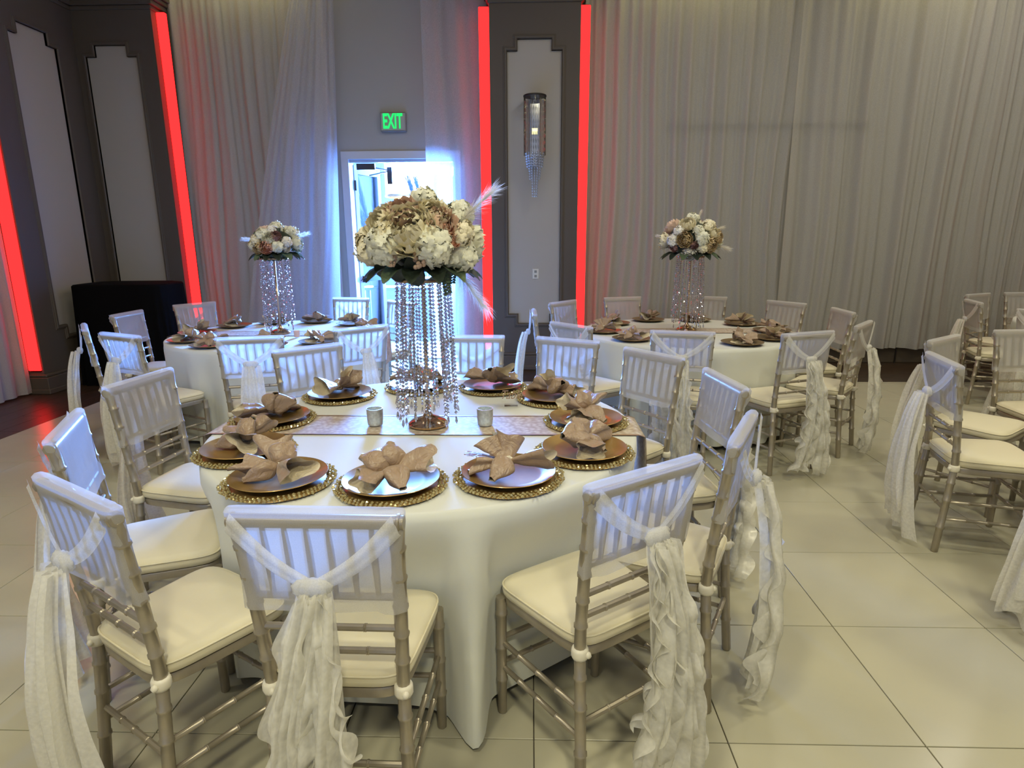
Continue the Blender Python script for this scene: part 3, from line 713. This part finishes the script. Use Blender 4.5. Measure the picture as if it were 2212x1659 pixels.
# ------------------------------------------------------------------ place settings
def plate_mesh(R):
    pr = [(.05 * R / .155, .0), (.66 * R, .0), (.70 * R, .003), (.86 * R, .010), (R * .985, .0165), (R, .018), (R * .99, .0195), (R * .86, .0135), (R * .72, .0065), (R * .66, .0045), (.002, .0045)]
    return pr
PLATE = G().lathe(plate_mesh(.153), 64).mesh('plate', M['gold'], auto=50)
PLATE_S = G().lathe(plate_mesh(.150), 48).mesh('plate', M['brown'], auto=50)
CBASE = G().lathe([(.05, 0), (.170, 0), (.172, .002), (.170, .004), (.05, .004)], 64).mesh('charger_disc', M['gold'], auto=50)
g = G(); rr = random.Random(4)
for ring, rr_, n_ in ((0, .176, 78), (1, .165, 72), (2, .154, 66)):
    for j in range(n_):
        a = 2 * pi * (j + .5 * ring) / n_; R_ = rr_ + rr.uniform(-.003, .003)
        g.lathe([(.0006, -.0042), (.0052, -.0015), (.0055, .0015), (.0006, .0048)], 5, TR(R_ * cos(a), R_ * sin(a), .0078 + rr.uniform(-.001, .002)) @ RZ(rr.uniform(0, 6)) @ RX(rr.uniform(-1, 1)) @ Matrix.Scale(rr.uniform(.7, 1.15), 4), cap=False)
BEADS = g.mesh('glass_beads', M['bead'], smooth=False)
g = G(); g.tube([(.0135 * cos(t * 2 * pi / 20), .0, .0135 * sin(t * 2 * pi / 20)) for t in range(21)], .004, 8, cap=False)
for j in range(9):
    a = 2 * pi * j / 9; g.ball((.015 * cos(a), 0, .015 * sin(a)), .0038, 6, 4)
RING = g.mesh('napkin_ring', M['knot'])
def napkin_mesh(seed):
    """satin square pulled through a ring: closed loop toward the diner, puffed folds and open fan lobes behind"""
    r = random.Random(seed); g = G()
    def lobe(az, el, L_, W_, closed, pleat, ph, twist=0.0, dr_=0.0, zlift=0.0):
        T = RZ(az) @ RY(-el) @ RX(twist)
        def fn(u, v):
            a = 2 * pi * u
            if closed: prof = sin(pi * min(1, v ** .8 * .97 + .03)) ** .75
            else: prof = .10 + .9 * v ** .85
            wy = max(.010, W_ * prof); hz = max(.009, W_ * prof * (.78 if closed else .55))
            c, s_ = cos(a), sin(a)
            rip = 1 + (.20 if closed else .26) * min(1, v * 3) * sin(pleat * a + ph) 
            y = wy * c * rip; z = hz * s_ * rip + hz * .35 * v
            x = v * L_ * (1 + (0 if closed else .13 * sin(2 * a + ph) + .10 * sin(3 * a + 2 * ph)))
            z += -dr_ * v * v + .006 * nz(x * 30, y * 30, seed)
            if closed: z -= .25 * hz * (1 if s_ > 0 else -1) * (abs(c) < .3) * (v > .25) * (v < .9)
            return (x, y, z)
        g2 = G(); g2.grid(fn, 28, 12, wrap=True)
        for p in g2.v:
            pass
        n = len(g.v); g.add(g2.v, g2.f, TR(0, 0, .032 + zlift) @ T)
    j = lambda a, b: r.uniform(a, b)
    lobe(rad(-95 + j(-16, 16)), rad(-4), .088 + j(-.01, .012), .034, True, 3, j(0, 6), dr_=.02)
    lobe(rad(10 + j(-18, 18)), rad(8 + j(0, 10)), .112, .052, False, 3, j(0, 6), twist=j(-.4, .4), dr_=.02)
    lobe(rad(88 + j(-22, 22)), rad(48 + j(-8, 14)), .078, .040, seed % 3 != 0, 3, j(0, 6), twist=j(-.5, .5))
    lobe(rad(160 + j(-14, 14)), rad(26 + j(-8, 10)), .092, .048, seed % 2 == 0, 3, j(0, 6), twist=j(-.6, .6), dr_=.01)
    lobe(rad(205 + j(-10, 10)), rad(2), .105, .046, False, 4, j(0, 6), dr_=.015)
    for i, (x, y, z) in enumerate(g.v):
        zz = z if z > .006 else .006 + (z - .006) * .02
        g.v[i] = (x, y, max(zz, .0055))
    return g.mesh('napkin', M['napkin'])
NAPS = [napkin_mesh(s) for s in range(1, 7)]
def setting(key, x, y, ang, i, where, beaded):
    nm = TLAB[key]; z = .7648 if beaded else .7648
    if beaded:
        t = thing('charger', 'gold glass-beaded charger %s' % where, 'charger', (x, y, z), ang, 'beaded chargers on the front table')
        ob('charger_disc', CBASE, t); b = ob('glass_beads', BEADS, t); b['kind'] = 'stuff'
        z += .0045
    p = ob('plate', PLATE if beaded else PLATE_S); p.location = (x, y, z + (.006 if beaded else 0)); p.rotation_euler = (0, 0, ang)
    tag(p, ('round gold plate ' if beaded else 'brown-gold plate ') + where, 'plate', 'gold plates on the %s table' % nm)
    tw = random.Random(i * 7 + ord(key)).uniform(-.9, .9)
    n = ob('napkin', NAPS[i % len(NAPS)]); n.location = (x, y, z + (.012 if beaded else .006)); n.rotation_euler = (0, 0, ang + tw); n.scale = (1.14 if beaded else .98,) * 3
    tag(n, 'taupe satin napkin ' + where, 'napkin', 'napkins on the %s table' % nm)
    ob('napkin_ring', RING, n, TR(0, 0, .034))
SETS = [((-.805, 1.825), "at the front table's near left seat"), ((-.437, 1.80), "at the front table's nearest middle seat"), ((-.070, 1.868), "at the front table's near right seat"),
        ((.194, 2.107), "right of the front table, before the runner"), ((.232, 2.487), "on the front runner's right end"), ((.112, 2.868), "behind the front runner's right end"),
        ((-.194, 3.09), "across the front table, right of the crystals"), ((-.58, 3.10), "across the front table, behind the crystals"), ((-.94, 2.914), "across the front table, left of the crystals"),
        ((-1.105, 2.50), "on the front runner's left end"), ((-1.04, 2.10), "left of the front table, before the runner")]
for i, ((x, y), wh) in enumerate(SETS):
    a = math.atan2(y - TC['c'][1], x - TC['c'][0]) + pi / 2
    setting('c', x, y, a, i, wh, True)
def polar(key, angs, whs):
    cx, cy_ = TC[key]
    for i, (a, wh) in enumerate(zip(angs, whs)):
        r_ = .69
        setting(key, cx + r_ * cos(rad(a)), cy_ + r_ * sin(rad(a)), rad(a) + pi / 2, i + 2, wh, False)
polar('d', [-178, -143, -112, -76, -45, 12, 48, 84, 116, 146], ['%s of the back left table' % s for s in ('leftmost', 'at near left edge', 'behind the near chair', 'nearest the camera', 'at near right side', 'at right edge', 'at far right side', 'far side, right of crystals,', 'far side, left of crystals,', 'at far left side')])
polar('e', [-176, -139, -104, -69, -38, -3, 33, 70, 106, 142], ['%s of the back right table' % s for s in ('leftmost', 'at near left side', 'nearest the camera, left of crystals,', 'at near right side', 'near the aisle edge', 'at right edge', 'at far right side', 'far side, behind crystals,', 'far side, left of crystals,', 'at far left side')])

# votives, table sign
def votive(x, y, label, mat, sc=1.0):
    t = thing('votive_holder', label, 'candle holder', (x, y, .7655), 0, 'small candle holders')
    t.scale = (sc,) * 3
    G().lathe([(.026, 0), (.030, .002), (.033, .03), (.034, .072), (.031, .072), (.030, .03), (.026, .006), (.001, .006)], 24).build('glass_cup', mat, t)
    G().lathe([(.018, .0065), (.019, .008), (.019, .022), (.016, .023)], 16).build('tealight', M['led_w'], t)
    return t
votive(-.647, 2.441, 'frosted grey votive holder left of the gold base on the runner', M['mercury'])
votive(-.188, 2.445, 'frosted grey votive holder right of the gold base on the runner', M['mercury'])
for i, x in enumerate((-1.86, -1.70)): votive(x, 4.80 + i * .01, ('pink votive holder nearer the stand on the back left table', 'pink votive holder farther from the stand on the back left table')[i], M['candle'], .7)
def table_sign(x, y, rz, label, z=.7655):
    t = thing('table_sign', label, 'sign', (x, y, z), rz, 'clear acrylic table signs')
    G().bbox((-.065, -.0015, .004), (.065, .0015, .10), .0008, RX(rad(-12))).build('acrylic_panel', M['acrylic'], t, smooth=False)
    G().bbox((-.03, -.02, 0), (.03, .02, .006), .001).build('foot', M['acrylic'], t, smooth=False)
    return t
t = table_sign(-.09, 2.745, rad(4), 'clear acrylic sign lettered Table in gold script on the front table')
ob('lettering', text_mesh('Table', .058, .0006, M['trim'], 'lettering', shear=.45, xs=.82), t, RX(rad(-12)) @ TR(0, -.004, .05) @ RX(pi / 2))
table_sign(-1.52, 5.0, rad(-8), 'small clear acrylic sign on the back left table')

# ------------------------------------------------------------------ flowers
def sph(R_, phi, th): return Vector((R_ * sin(phi) * cos(th), R_ * sin(phi) * sin(th), R_ * cos(phi)))
def petal_fn(R_, tip, half, flare, ruf, seed):
    def fn(u, v):
        phi = rad(150) + (rad(tip + 9 * sin((u - .5) * 11 + seed * 3) + 7 * sin(seed * 5.3)) - rad(150)) * v; w_ = half * sin(pi * (.12 + .62 * v)) * (1 if v < .8 else 1 - (v - .8) * 1.2)
        th = (u - .5) * 2 * rad(w_)
        rr_ = R_ * (1 + flare * v ** 3 + ruf * v * v * sin((u - .5) * 21 + seed * 2.1) + .10 * (1 - (2 * u - 1) ** 2) * (v - .5))
        return sph(rr_, phi - .10 * cos((u - .5) * 5 * pi + seed) * v ** 3, th)
    return fn
RINGS = [(7, 1.0, 80, 42, .26, .05), (7, .88, 60, 42, .20, .055), (6, .72, 44, 46, .20, .06), (6, .52, 34, 48, .22, .07), (5, .32, 24, 56, .25, .10)]
PM = {}
def petal_me(ring, mat, var):
    k = (ring, mat.name, var)
    if k not in PM:
        n_, R_, tip, half, fl_, ruf = RINGS[ring]; PM[k] = G().grid(petal_fn(R_, tip, half, fl_, ruf, var + 1.7 * ring), 6, 6).mesh('petal', mat)
    return PM[k]
def peony_core(mat, first):
    k = ('core', mat.name, first)
    if k not in PM:
        g = G(); r = random.Random(3)
        for ri in range(first, 5):
            n_, R_, tip, half, fl_, ruf = RINGS[ri]
            for j in range(n_): g.grid(petal_fn(R_, tip + r.uniform(-6, 6), half, fl_, ruf, j + ri), 6, 5, RZ(2 * pi * (j + .5 * (ri % 2)) / n_ + r.uniform(-.1, .1)))
        g.ball((0, 0, -.15), .42, 10, 6); PM[k] = g.mesh('flower_core', mat)
    return PM[k]
def hydra(mat):
    k = ('hyd', mat.name)
    if k not in PM:
        g = G(); r = random.Random(9); n_ = 40
        for i in range(n_):
            z = 1 - 1.62 * (i + .5) / n_; th = i * 2.39996; q = sqrt(max(0, 1 - z * z)); d = Vector((q * cos(th), q * sin(th), z))
            T = TR(*(d * r.uniform(.84, 1.0))) @ d.to_track_quat('Z', 'Y').to_matrix().to_4x4() @ RZ(r.uniform(0, 6)) @ RX(r.uniform(-.5, .5)) @ RY(r.uniform(-.5, .5))
            for pz in range(4):
                def fn(u, v, s=.44): return ((u - .5) * s * sin(pi * (.2 + .62 * v)), v * s * .85, .07 * v * (1 + cos(pi * (u - .5) * 2)) - .10 * v * v + .05 * sin(9 * u + i) * v)
                g.grid(fn, 3, 3, T @ RZ(pz * pi / 2))
        g.ball((0, 0, 0), .80, 10, 7); PM[k] = g.mesh('flower_core', mat)
    return PM[k]
def leaf_me(mat, kind=0):
    k = ('leaf', mat.name, kind)
    if k not in PM:
        g = G()
        if kind == 0:
            g.grid(lambda u, v: ((u - .5) * .62 * sin(pi * min(1, v * .93 + .06)) ** .8, v, .12 * abs(u - .5) * 2 * sin(pi * v) - .25 * v * v + .02 * sin(12 * v + 4 * u)), 6, 9)
        else:
            g.tube([(0, t / 8, -.25 * (t / 8) ** 2) for t in range(9)], .012, 5)
            for i in range(16):
                v = .1 + .9 * i / 16; s_ = 1 if i % 2 else -1
                T = TR(0, v, -.25 * v * v) @ RZ(-s_ * rad(60)) @ RY(s_ * rad(25))
                g.grid(lambda a, b: ((a - .5) * .13 * sin(pi * min(1, b + .08)), b * .17, .02 * b), 3, 3, T)
        PM[k] = g.mesh('leaf' if kind == 0 else 'sprig', mat)
    return PM[k]
def pampas_me(seed=1, mat=None):
    k = ('pam', seed, (mat or M['pampas']).name)
    if k not in PM:
        g = G(); r = random.Random(seed)
        g.tube([(0, 0, -.1), (0, 0, .5), (.02, 0, .9)], .006, 5)
        for i in range(300):
            t = r.uniform(.28, .98); a = r.uniform(0, 2 * pi); sp = r.uniform(.06, .26) * (1.25 - .6 * t); L_ = r.uniform(.18, .36)
            b = Vector((.01 * t, 0, t)); d = Vector((cos(a) * sp, sin(a) * sp, L_)); n_ = Vector((-sin(a), cos(a), 0)) * .0055
            m_ = b + d * .5 + Vector((cos(a), sin(a), 0)) * .015; e = b + d + Vector((.03, 0, -.02))
            g.add([b - n_, b + n_, m_ + n_, m_ - n_, e], [(0, 1, 2, 3), (3, 2, 4)])
        PM[k] = g.mesh('pampas_plume', mat or M['pampas'])
    return PM[k]
def berries_me():
    if 'ber' not in PM:
        g = G(); r = random.Random(5); g.tube([(0, 0, 0), (0, 0, 1)], .02, 4)
        for i in range(34): a = r.uniform(0, 6.28); g.ball((.14 * cos(a), .14 * sin(a), i / 34), .075, 6, 4)
        PM['ber'] = g.mesh('berry_spray', M['berry'])
    return PM['ber']
def arrangement(loc, R_, Zr, flowers, leaves, plumes, label, sprigs=(), berries=(), detail=False, seed=1):
    """flowers: (dx, dz, radius, kind, material); positions on the viewer-side half of an ellipsoid, the rest filled at random"""
    t = thing('flower_arrangement', label, 'flowers', loc, 0, 'flower balls on the crystal stands')
    r = random.Random(seed)
    zc = Zr * .95
    def put(d, rr_, kind, mat, big=False):
        p = Vector((d.x * R_, d.y * R_, zc + d.z * Zr)); nrm = Vector((d.x, d.y, d.z * 1.1 + .12)).normalized()
        T = TR(*(p - nrm * rr_ * .15)) @ nrm.to_track_quat('Z', 'Y').to_matrix().to_4x4() @ RZ(r.uniform(0, 6)) @ Matrix.Scale(rr_ * .92, 4)
        if kind == 'h':
            f = ob('hydrangea', hydra(mat), t, T)
        elif kind == 'p' and detail and big:
            f = ob('peony', peony_core(mat, 2), t, T)
            for ri in (0, 1):
                n_ = RINGS[ri][0]
                for j in range(n_): ob('petal', petal_me(ri, mat, j % 3), f, RZ(2 * pi * (j + .5 * ri) / n_ + r.uniform(-.1, .1)))
        else:
            f = ob('peony' if kind == 'p' else 'rose', peony_core(mat, 0 if kind == 'p' else 1), t, T)
    for dx, dz, rr_, kind, mat in flowers:
        q = dx * dx + dz * dz; dy = -sqrt(max(0, 1 - q)) if q < 1 else 0
        put(Vector((dx, dy, dz)), rr_, kind, M[mat], True)
    mats = ['ivory', 'cream', 'ivory', 'blush', 'cream']
    for i in range(9):
        a = rad(8 + 164 * (i % 5) / 4 + (17 if i > 4 else 0)); e = rad(-5 if i < 5 else 40)
        put(Vector((cos(a) * cos(e), sin(a) * cos(e), sin(e))), .062, 'h' if i % 2 else 'p', M[mats[i % 5]])
    put(Vector((.05, .15, .98)), .06, 'h', M['ivory'])
    G().ball((0, 0, zc), R_ * .80, 16, 10, sz=Zr / R_).build('foliage_core', M['leaf'], t)
    for dx, dz, L_, rot, mat in leaves:
        q = dx * dx + dz * dz; dy = -sqrt(max(0, 1 - q)) if q < 1 else -.1
        T = TR(dx * R_ * .92, dy * R_ * .92, zc + dz * Zr * .92) @ RY(rad(rot)) @ RX(rad(90 - 20)) @ RZ(0) @ Matrix.Scale(L_, 4)
        ob('leaf', leaf_me(M[mat]), t, T)
    for i in range(14):
        a = 2 * pi * i / 14 + .2; T = TR(R_ * .55 * cos(a), R_ * .55 * sin(a), zc - Zr * .62) @ RZ(a - pi / 2) @ RX(rad(-12)) @ Matrix.Scale(.13, 4)
        ob('leaf', leaf_me(M['leaf' if i % 3 else 'leafg']), t, T)
    for dx, dz, L_, rot in sprigs:
        q = dx * dx + dz * dz; dy = -sqrt(max(0, 1 - q)) if q < 1 else -.1
        ob('sprig', leaf_me(M['leafg'], 1), t, TR(dx * R_ * .9, dy * R_ * .9, zc + dz * Zr * .9) @ RY(rad(rot)) @ RX(rad(90)) @ Matrix.Scale(L_, 4))
    for dx, dz, L_, rot in berries:
        ob('berry_spray', berries_me(), t, TR(dx * R_, -R_ * .98, zc + dz * Zr) @ RY(rad(rot)) @ Matrix.Scale(L_, 4))
    for dx, dz, az, el, L_ in plumes:
        ob('pampas_plume', pampas_me(), t, TR(dx * R_ * .75, 0.02, zc + dz * Zr * .75) @ RZ(rad(az)) @ RY(rad(90 - el)) @ Matrix.Diagonal((L_ * 1.0, L_ * 1.0, L_, 1)))
    return t
def stand(loc, label, h, seed=1):
    t = thing('crystal_stand', label, 'centrepiece stand', loc, 0, 'gold stands hung with crystal strands')
    G().lathe([(.078, 0), (.083, .004), (.083, .010), (.070, .022), (.045, .034), (.022, .042), (.013, .055), (.011, .07)], 40).build('base', M['goldm'], t)
    G().lathe([(.011, .068), (.008, .09), (.0075, h * .5), (.011, h * .5 + .005), (.0075, h * .5 + .01), (.0075, h - .004)], 16).build('pole', M['goldm'], t)
    G().lathe([(.012, h - .012), (.108, h - .008), (.112, h - .004), (.112, h + .002), (.10, h + .004)], 40).build('top_plate', M['goldm'], t)
    for j in range(4): G().tube([(0, 0, h * .985), (.09 * cos(j * pi / 2 + .4), .09 * sin(j * pi / 2 + .4), h - .008)], .003, 5).build('brace', M['goldm'], t)
    r = random.Random(seed)
    for k in range(26):
        a = 2 * pi * (k // 2 + .22 * (k % 2)) / 13 + r.uniform(-.05, .05); R_ = .105 if k % 2 else .085
        s = ob('crystal_strand', STR[r.randrange(3)], t, TR(R_ * cos(a), R_ * sin(a), h - .008) @ RZ(a) @ RY(rad(-r.uniform(1.2, 3.0))))
    return t
STR = []
for L_ in (.50, .54, .57):
    g = G(); z = -.008
    while z > -L_ + .04:
        g.lathe([(.0008, -.0070), (.0070, -.0010), (.0070, .0010), (.0008, .0070)], 6, TR(0, 0, z) @ RZ(z * 90), cap=False); z -= .0152
    g.lathe([(.0006, -.034), (.0065, -.022), (.004, -.006), (.0006, 0)], 6, TR(0, 0, z), cap=False)
    g.tube([(0, 0, 0), (0, 0, z)], .0007, 3); STR.append(g.mesh('crystal_strand', M['crystal'], smooth=False))
stand((-.425, 2.445, .7650), 'gold stand hung with crystal strands on the front table', .60, 1)
stand((-2.075, 5.01, .7650), 'gold stand with crystal strands on the back left table', .61, 2)
stand((1.305, 5.15, .7650), 'gold stand with crystal strands on the back right table', .605, 3)
T1F = [(-.04, .22, .088, 'p', 'cream'), (-.50, -.12, .078, 'h', 'ivory'), (-.85, -.22, .066, 'h', 'cream'), (-.58, .42, .062, 'p', 'cream'), (-.20, .66, .060, 'p', 'blush'), (.36, -.15, .078, 'h', 'ivory'), (.50, .38, .056, 'p', 'blush'),
       (.34, .62, .056, 'p', 'cream'), (.80, -.42, .066, 'h', 'ivory'), (.82, .10, .050, 'h', 'cream'), (.68, -.02, .030, 'r', 'peach'), (.58, .20, .028, 'r', 'peach'), (-.45, .16, .05, 'h', 'cream'), (-.98, .05, .045, 'h', 'cream'), (.88, .30, .03, 'r', 'cream')]
T1L = [(-.45, -.55, .10, 160, 'leaf'), (-.62, -.48, .09, 200, 'leaf'), (-.02, -.35, .11, 180, 'leaf'), (-.08, -.50, .12, 170, 'leaf'), (.08, -.62, .10, 195, 'leaf'), (.45, -.62, .09, 165, 'leaf'), (.62, .05, .07, 150, 'leaf'), (.20, .40, .07, 20, 'leaf'), (-.28, .80, .06, -75, 'leaf'), (-.10, .86, .06, -95, 'leaf'), (.6, .28, .06, 60, 'leaf')]
arrangement((-.425, 2.445, 1.370), .215, .155, T1F, T1L, [(.7, .3, -12, 40, .22), (.6, -.6, -10, -52, .24)], 'large ball of cream peonies and ivory hydrangeas on the front crystal stand',
            sprigs=[(.52, -.6, .12, 175), (.72, -.55, .09, 190), (-.8, -.55, .07, 160)], berries=[(.12, -.62, .12, 4), (-.35, -.6, .06, 20)], detail=True, seed=2)
T2F = [(-.25, .55, .055, 'h', 'ivory'), (-.02, -.30, .058, 'r', 'peach'), (-.48, -.35, .050, 'p', 'tan'), (.42, -.25, .052, 'h', 'ivory'), (.35, .40, .042, 'p', 'mauve'), (-.78, -.10, .042, 'h', 'cream'), (-.55, .22, .045, 'h', 'cream'), (.78, .05, .045, 'h', 'white_p'), (.12, .80, .045, 'h', 'white_p'), (.72, -.35, .03, 'p', 'white_p'), (.10, .25, .045, 'p', 'ivory')]
T2L = [(x / 5, -.72, .075, 180 + x * 9, 'leafg' if x % 2 else 'leaf') for x in range(-4, 5)] + [(.6, -.1, .06, 120, 'leaf'), (-.6, .5, .05, -50, 'leafg'), (.35, .6, .06, 30, 'leaf')]
arrangement((-2.05, 5.01, 1.380), .18, .125, T2F, T2L, [(-.7, .2, 180, 4, .16), (.6, .3, 0, 14, .17)], 'domed bunch with a peach rose and greenery on the back left crystal stand', sprigs=[(.9, -.4, .07, 110), (-.7, -.6, .07, 200), (.3, -.7, .06, 170)], seed=5)
T3F = [(-.32, .72, .058, 'p', 'cream'), (.45, .60, .055, 'h', 'cream'), (-.45, -.02, .055, 'p', 'tan'), (-.80, -.05, .052, 'h', 'white_p'), (.15, .05, .060, 'h', 'ivory'), (.52, -.30, .055, 'p', 'tan'), (-.20, -.72, .060, 'p', 'white_p'), (.82, .12, .05, 'p', 'tan'), (-.12, -.28, .035, 'r', 'mauve'), (.20, -.42, .045, 'h', 'cream'), (.02, .42, .045, 'h', 'ivory'), (-.62, .40, .045, 'h', 'white_p'), (-.72, -.42, .035, 'r', 'mauve'), (.62, .28, .045, 'p', 'cream')]
T3L = [(0, .2, .06, 0, 'leaf'), (-.1, -.02, .06, 180, 'leaf'), (.3, .35, .06, 40, 'leaf'), (-.5, -.4, .06, 200, 'leaf'), (.2, -.6, .06, 170, 'leaf'), (.5, 0, .05, 90, 'leaf')]
arrangement((1.30, 5.15, 1.350), .225, .165, T3F, T3L, [(-.8, .0, 180, 12, .13), (.7, .3, 0, 22, .14), (.7, -.3, 0, -12, .19), (.2, .8, 20, 70, .12)], 'round ball of cream and tan roses with white blooms on the back right crystal stand', seed=8)

# lobby console with dried plumes
t = thing('lobby_console', 'narrow console standing in the bright lobby under the drum shade', 'table', (-1.8, 8.85, 0))
G().bbox((-.6, -.18, .82), (.6, .18, .86), .004).build('tabletop', M['doorf'], t, smooth=False)
for sx in (-.56, .56):
    for sy in (-.14, .14): G().box((sx - .02, sy - .02, 0), (sx + .02, sy + .02, .82)).build('leg', M['doorf'], t, smooth=False)
for x, lab in ((-2.2, 'vase of dried plumes left of the drum shade in the lobby'), (-1.38, 'vase of tall dried plumes right of the drum shade in the lobby')):
    t = thing('plume_vase', lab, 'vase', (x, 8.85, .861), 0, 'vases of dried plumes')
    G().lathe([(.05, 0), (.08, .03), (.09, .18), (.05, .34), (.04, .42), (.035, .42), (.03, .34)], 24).build('vase_body', M['white'], t)
    for j in range(4):
        ob('plume', pampas_me(2, M['pampasd']), t, TR(0, 0, .42) @ RZ(j * 1.3) @ RY(rad(4 + 5 * j)) @ Matrix.Diagonal((.45, .45, 1.0, 1)))
# small black band lost on a cloth hem, ceiling lamps, the last an added fill for the sashes
for i, (x, y) in enumerate([(-.9, .3), (2.3, 1.4), (.6, -2.2), (4.6, 3.0), (-1.5, 3.6), (1.8, 4.6), (5.0, 6.0), (-3.4, 1.0), (-2.6, -2.4)]):
    t = thing('ceiling_lamp', 'round recessed ceiling lamp over ' + ('the floor before the front table', 'the aisle right of the front table', 'the floor behind the camera', 'the right-hand table side', 'the gap before the back left table', 'the back right table', 'the far right corner', 'the left side of the floor', 'the rear left, added as fill for the sashes')[i], 'lamp', (x, y, 4.86), 0, 'round recessed ceiling lamps')
    G().lathe([(.30, .0), (.32, .0), (.33, .02), (.33, .24), (.30, .24)], 32, cap=False).build('trim_ring', M['white'], t)
    G().lathe([(.001, .05), (.30, .05), (.30, .06), (.001, .06)], 32, cap=False).build('diffuser', M['white'], t)
